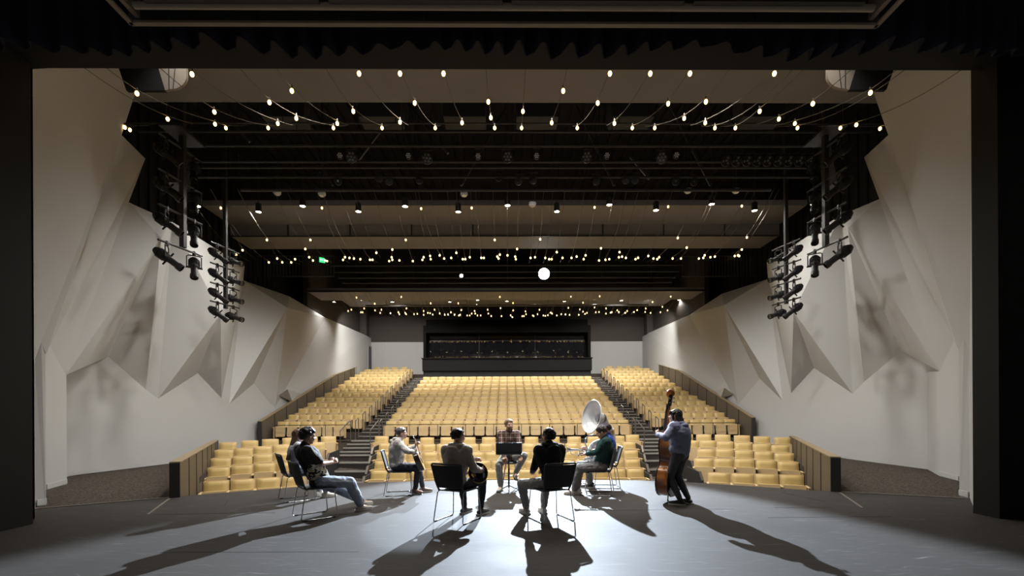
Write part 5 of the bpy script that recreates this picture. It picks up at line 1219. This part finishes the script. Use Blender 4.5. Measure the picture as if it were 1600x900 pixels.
# ---- double bass (front +Y, up Z)
bx = on_z(1043.5, 783)
t = thing('double_bass', 'sunburst brown double bass standing upright before the player in dark leggings', 'double bass', (bx.x, bx.y, 0), R(140-90))
t.rotation_euler = (R(2), R(1.5), R(140-90))
OUT = half([(0, .11), (.17, .12), (.29, .20), (.335, .36), (.29, .54), (.205, .62), (.19, .72), (.205, .83), (.245, .90), (.25, 1.02), (.19, 1.14), (.08, 1.21), (0, 1.225)], 5)
M_BASSR = sunburst('bass_sunburst_varnish', (.60, .21, .035), (.11, .025, .010), (.8, .8, 1.7)); M_BASSB = mat('bass_shaded_back_dark_edge', (.022, .010, .007), .25, coat=.6); M_EBONY = mat('ebony', (.012, .011, .011), .35)  # back's shade is painted into its dark brown; edge binding shares it
rim(OUT, -.10, .10).build('ribs', M_BASSR, t, 60); plate(OUT, .10, .035, .62).build('top_plate', M_BASSR, t, 60); plate(OUT, -.10, -.025, .62).build('back_plate', M_BASSB, t, 60)
for y in (-.10, .10): q = MB(); q.tube([(x*1.015, y, .62+(z-.62)*1.008) for x, z in OUT], .009, 6, True); q.build('edge_binding', M_BASSB, t)
q = MB(); q.tube([(0, .02, 1.14), (0, .055, 1.24), (0, .05, 1.45), (0, .035, 1.66)], [.045, .030, .026, .023], 10); q.build('neck', M_BASSR, t)
q = MB(); q.tube([(0, .085, .98), (0, .09, 1.2), (0, .082, 1.45), (0, .065, 1.68)], [.040, .035, .030, .025], 8); q.build('fingerboard', M_EBONY, t)
q = MB(); q.box((0, .025, 1.74), (.062, .058, .20), Matrix.Rotation(R(8), 3, 'X'), .012); q.build('pegbox', M_EBONY, t, 40)
sp = [(0, .02+.055*math.cos(R(a))*(1-a/900), 1.865+.055*math.sin(R(a))*(1-a/900)) for a in range(-90, 450, 18)]
q = MB(); q.tube(sp, [.030-.012*i/len(sp) for i in range(len(sp))], 10); q.cyl((-.055, .022, 1.868), (.055, .022, 1.868), .030, .030, 12); q.build('scroll', M_BASSR, t)
for sgn, z in ((-1, 1.70), (1, 1.72), (-1, 1.77), (1, 1.79)): q = MB(); q.cyl((sgn*.025, .02, z), (sgn*.085, .0, z), .008, seg=8); q.ell((sgn*.10, -.005, z), (.022, .006, .016)); q.build('tuning_peg', M_STEEL, t)
q = MB(); q.prism([(-.075, .125, .60), (-.06, .125, .70), (-.04, .125, .745), (.04, .125, .745), (.06, .125, .70), (.075, .125, .60), (.03, .125, .60), (0, .125, .64), (-.03, .125, .60)], (0, .02, 0)); q.build('bridge', M_SWOOD, t, 0)
q = MB(); q.prism([(-.03, .13, .20), (.03, .13, .20), (.045, .15, .47), (-.045, .15, .47)], (0, .015, 0)); q.build('tailpiece', M_EBONY, t, 0)
for k in range(4): u = (k-1.5); q = MB(); q.tube([(u*.018, .165, .46), (u*.02, .165, .745), (u*.011, .085, 1.68)], .0022, 4); q.build('string', M_STEEL, t)
q = MB(); q.cyl((0, 0, .0), (0, 0, .13), .008, .012, 8); q.lathe([(0, 0), (.014, 0), (.012, .03), (0, .03)], seg=8); q.build('end_pin', M_STEEL, t)
# ---- guitar: held across the player's right thigh
def frame(origin, xax, yax, zax): return Matrix(((xax.x, yax.x, zax.x, origin.x), (xax.y, yax.y, zax.y, origin.y), (xax.z, yax.z, zax.z, origin.z), (0, 0, 0, 1)))
OUTG = half([(0, -.24), (.11, -.235), (.185, -.17), (.195, -.08), (.155, .0), (.122, .055), (.128, .12), (.135, .17), (.09, .225), (0, .24)], 5)
fw = dirv(10); lf = dirv(100); up = Vector((0, 0, 1))
zax = (lf*.82-fw*.18+up*.50).normalized(); yax = (fw*.9+up*.36); yax = (yax-zax*yax.dot(zax)).normalized(); xax = yax.cross(zax)
gc = Vector((-2.08, 8.60, 0))+fw*.35-lf*.16+up*.69
t = thing('acoustic_guitar', 'sunburst acoustic guitar on the lap of the player with the bun', 'guitar', gc); t.rotation_euler = frame(gc, xax, yax, zax).to_euler()
M_GTOP = sunburst('guitar_sunburst_top', (.70, .36, .09), (.45, .18, .04), (1, 1, 1)); M_GSIDE = mat('guitar_dark_side_varnish', (.018, .010, .008), .25, coat=.5); M_GNECK = mat('guitar_neck_wood', (.16, .07, .03), .4)
rim(OUTG, -.05, .05).build('sides', M_GSIDE, t, 60); plate(OUTG, .05, .004, -.05).build('soundboard', M_GTOP, t, 60); plate(OUTG, -.05, -.008, -.05).build('back', M_GSIDE, t, 60)
q = MB(); q.tube([(x, .052, z) for x, z in OUTG], .004, 5, True); q.build('binding', mat('cream_binding', (.6, .52, .38), .4), t)
q = MB(); q.lathe([(0, .056), (.048, .056), (.05, .058), (.052, .056)], (0, 0, .08), (0, 1, 0), 20); q.build('sound_hole', M_EBONY, t)
q = MB(); q.box((0, .062, -.09), (.15, .012, .03), None, .004); q.build('bridge', M_EBONY, t, 40)
q = MB(); q.box((0, .058, .36), (.052, .022, .46), None, .008); q.build('neck', M_GNECK, t, 40); q = MB(); q.box((0, .071, .33), (.05, .006, .50)); q.build('fingerboard', M_EBONY, t, 0)
q = MB(); q.box((0, .052, .66), (.07, .016, .15), Matrix.Rotation(R(10), 3, 'X'), .005); hs = q.build('headstock', M_GSIDE, t, 40)
for sgn in (-1, 1):
    for k in range(3): q = MB(); q.cyl((sgn*.036, .05, .62+.04*k), (sgn*.055, .05, .62+.04*k), .005, seg=6); q.ell((sgn*.06, .05, .62+.04*k), (.006, .008, .011)); q.build('tuner', M_SILVER, hs)
q = MB()
for k in range(6): u = (k-2.5)*.0075; q.tube([(u*1.2, .070, -.09), (u, .076, .58)], .0009, 4)
o = q.build('strings', M_SILVER, t); 
# ---- french horn
def arc(c, u, v, r, a0, a1, n=14): return [Vector(c)+Vector(u)*r*math.cos(R(a0+(a1-a0)*k/n))+Vector(v)*r*math.sin(R(a0+(a1-a0)*k/n)) for k in range(n+1)]
hp = on_y(747, 738.5, 6.52); ax = Vector((.42, -.86, .30)).normalized()                 # the bell opens back towards the player's right
t = thing('french_horn', 'french horn with a dark lacquered bell resting on the knee of the player in taupe', 'french horn', hp)
M_HORN = mat('dark_lacquer_brass', (.30, .21, .09), .2, metal=1); M_HB = mat('horn_bell_inside', (.05, .05, .055), .22, metal=.9)
prof = [(.152, 0), (.150, -.006), (.118, -.035), (.085, -.075), (.058, -.125), (.040, -.185), (.030, -.25)]
q = MB(); q.shell(prof, (0, 0, 0), ax, 32); o = q.build('bell', M_HB, t, 60); sol = o.modifiers.new('s', 'SOLIDIFY'); sol.thickness = .003
u = ax.orthogonal().normalized(); v = ax.cross(u)
if v.z < 0: v = -v
rimp = [(u*math.cos(2*PI*k/40)+v*math.sin(2*PI*k/40))*.152 for k in range(40)]
q = MB(); q.tube(rimp, .004, 6, True); q.build('bell_rim', M_BRASS, t)
cc = -ax*.25+Vector((-.11, .02, .0)); q = MB()
for r_, off, tr in ((.135, .0, .012), (.11, .03, .009), (.085, -.02, .008), (.06, .015, .007)): q.tube(arc(cc+ax*off, u, v, r_, 0, 360, 28)[:-1], tr, 8, True)
q.build('tubing', M_BRASS, t)
q = MB(); q.tube([cc+v*.05, cc+v*.17-ax*.02, cc+v*.27+Vector((-.05, .03, .0))], [.006, .005, .008], 8); q.build('mouthpipe', M_SILVER, t)
for k in range(3): q = MB(); c = cc+u*(-.04+.04*k)-ax*.01; q.cyl(c-ax*.03, c+ax*.03, .016, seg=10); q.build('valve', M_SILVER, t)
# ---- trumpet on the lap of the player in green
fw = dirv(173); lf = dirv(263); up = Vector((0, 0, 1)); tp = Vector((1.72, 8.46, 0))+fw*.36+up*.79+lf*.02
t = thing('trumpet', 'silver trumpet with bell pointing away, held by the player in green', 'trumpet', tp); d = (fw*.98+up*.02+lf*.05).normalized(); sd = d.cross(up).normalized(); uu = sd.cross(d)
q = MB(); q.shell([(.058, .24), (.055, .235), (.036, .205), (.024, .165), (.016, .10), (.010, .0), (.008, -.16)], uu*.045, d, 24); o = q.build('bell', M_SILVER, t, 60); sol = o.modifiers.new('s', 'SOLIDIFY'); sol.thickness = .002
q = MB(); q.tube(arc(d*-.16+uu*.0, uu, -d, .045, 0, 180), .0065, 8); q.tube([d*-.16-uu*.045, d*.12-uu*.045], .0065, 8); q.tube(arc(d*.12, -uu, d, .045, 0, 180), .0065, 8); q.tube([d*.12+uu*.045+sd*.012, d*-.22+uu*.045+sd*.012], .006, 8); q.build('tubing', M_SILVER, t)
for k in range(3): q = MB(); c = d*(-.06+.03*k); q.cyl(c-uu*.055, c+uu*.05, .011, seg=10); q.cyl(c+uu*.05, c+uu*.08, .004, seg=6); q.cyl(c+uu*.08, c+uu*.085, .009, seg=8); q.build('valve', M_SILVER, t)
q = MB(); q.lathe([(.005, 0), (.006, -.03), (.010, -.05), (.014, -.055)], d*-.22+uu*.045+sd*.012, d, 10); q.build('mouthpiece', M_BRASS, t)
# ---- sousaphone around the player in blue
o0 = Vector((2.02, 9.25, 0)); bc = on_y(924, 651, 8.98); axb = Vector((-.90, -.38, .17)).normalized()
t = thing('sousaphone', 'white sousaphone with a large flared bell above the seated trumpet player', 'sousaphone', o0)
bc = bc-o0; th0 = bc-axb*.20
q = MB(); q.shell([(.335, 0), (.330, -.012), (.27, -.045), (.20, -.085), (.16, -.13), (.132, -.18), (.118, -.24)], bc, axb, 40); o = q.build('bell', M_WHITEF, t, 60); sol = o.modifiers.new('s', 'SOLIDIFY'); sol.thickness = .006
uu = axb.orthogonal().normalized(); vv = axb.cross(uu); q = MB(); q.tube([bc+(uu*math.cos(2*PI*k/48)+vv*math.sin(2*PI*k/48))*.335 for k in range(48)], .009, 8, True); q.build('bell_rim', M_WHITEF, t)
def bez(P_, n=10):
    out = []
    for i in range(len(P_)-1):
        p0 = P_[max(0, i-1)]; p1 = P_[i]; p2 = P_[i+1]; p3 = P_[min(len(P_)-1, i+2)]
        for k in range(n): tt = k/n; out.append(.5*((2*p1)+(p2-p0)*tt+(2*p0-5*p1+4*p2-p3)*tt*tt+(3*p1-p0-3*p2+p3)*tt**3))
    return out+[P_[-1]]
def wp(px, py, Y): return on_y(px, py, Y)-o0
neckp = bez([bc-axb*.235, wp(945, 664, 9.30), wp(952.5, 674, 9.42), wp(956, 690, 9.45), wp(957, 703, 9.42)])
q = MB(); nn = len(neckp); q.tube(neckp, [.118-.042*i/(nn-1) for i in range(nn)], 18, False, False); q.build('upper_branch', M_WHITEF, t)
q = MB(); q.lathe([(.098, -.03), (.103, -.03), (.103, .03), (.098, .03)], neckp[nn//2], (neckp[nn//2+1]-neckp[nn//2-1]), 20, True); q.build('ring_joint', M_BRASS, t)
coil = bez([wp(957, 703, 9.42), wp(953, 722, 9.30), wp(942, 732, 8.98), wp(930, 722, 8.92), wp(921, 706, 8.95), wp(929, 693, 9.02), wp(944, 688, 9.12)])
nn = len(coil); q = MB(); q.tube(coil, [.076-.034*i/(nn-1) for i in range(nn)], 16); q.build('body_coil', M_WHITEF, t)
q = MB(); q.tube(bez([wp(921, 708, 8.9), wp(917, 699, 8.88), wp(914, 690, 8.88), wp(917, 683, 8.92), wp(924, 680, 8.98)]), .011, 8); q.build('gooseneck', M_SILVER, t)
q = MB(); q.lathe([(.008, 0), (.010, .03), (.018, .06), (.02, .065)], wp(924, 680, 8.98), Vector((1, .1, .3)), 10); q.build('mouthpiece', M_SILVER, t)
for k in range(3): q = MB(); c = wp(916+5*k, 706+1.5*k, 8.86); q.cyl(c-Vector((0, 0, .07)), c+Vector((0, 0, .05)), .017, seg=10); q.cyl(c+Vector((0, 0, .05)), c+Vector((0, 0, .075)), .006, seg=6); q.build('valve', M_SILVER, t)
q = MB()
for k in range(2): c = wp(919+5*k, 713, 8.86); q.tube(arc(c, Vector((1, 0, 0)), Vector((0, 0, 1)), .035, 180, 360)+[c+Vector((.035, 0, .06))], .009, 8)
q.build('valve_tubing', M_SILVER, t)
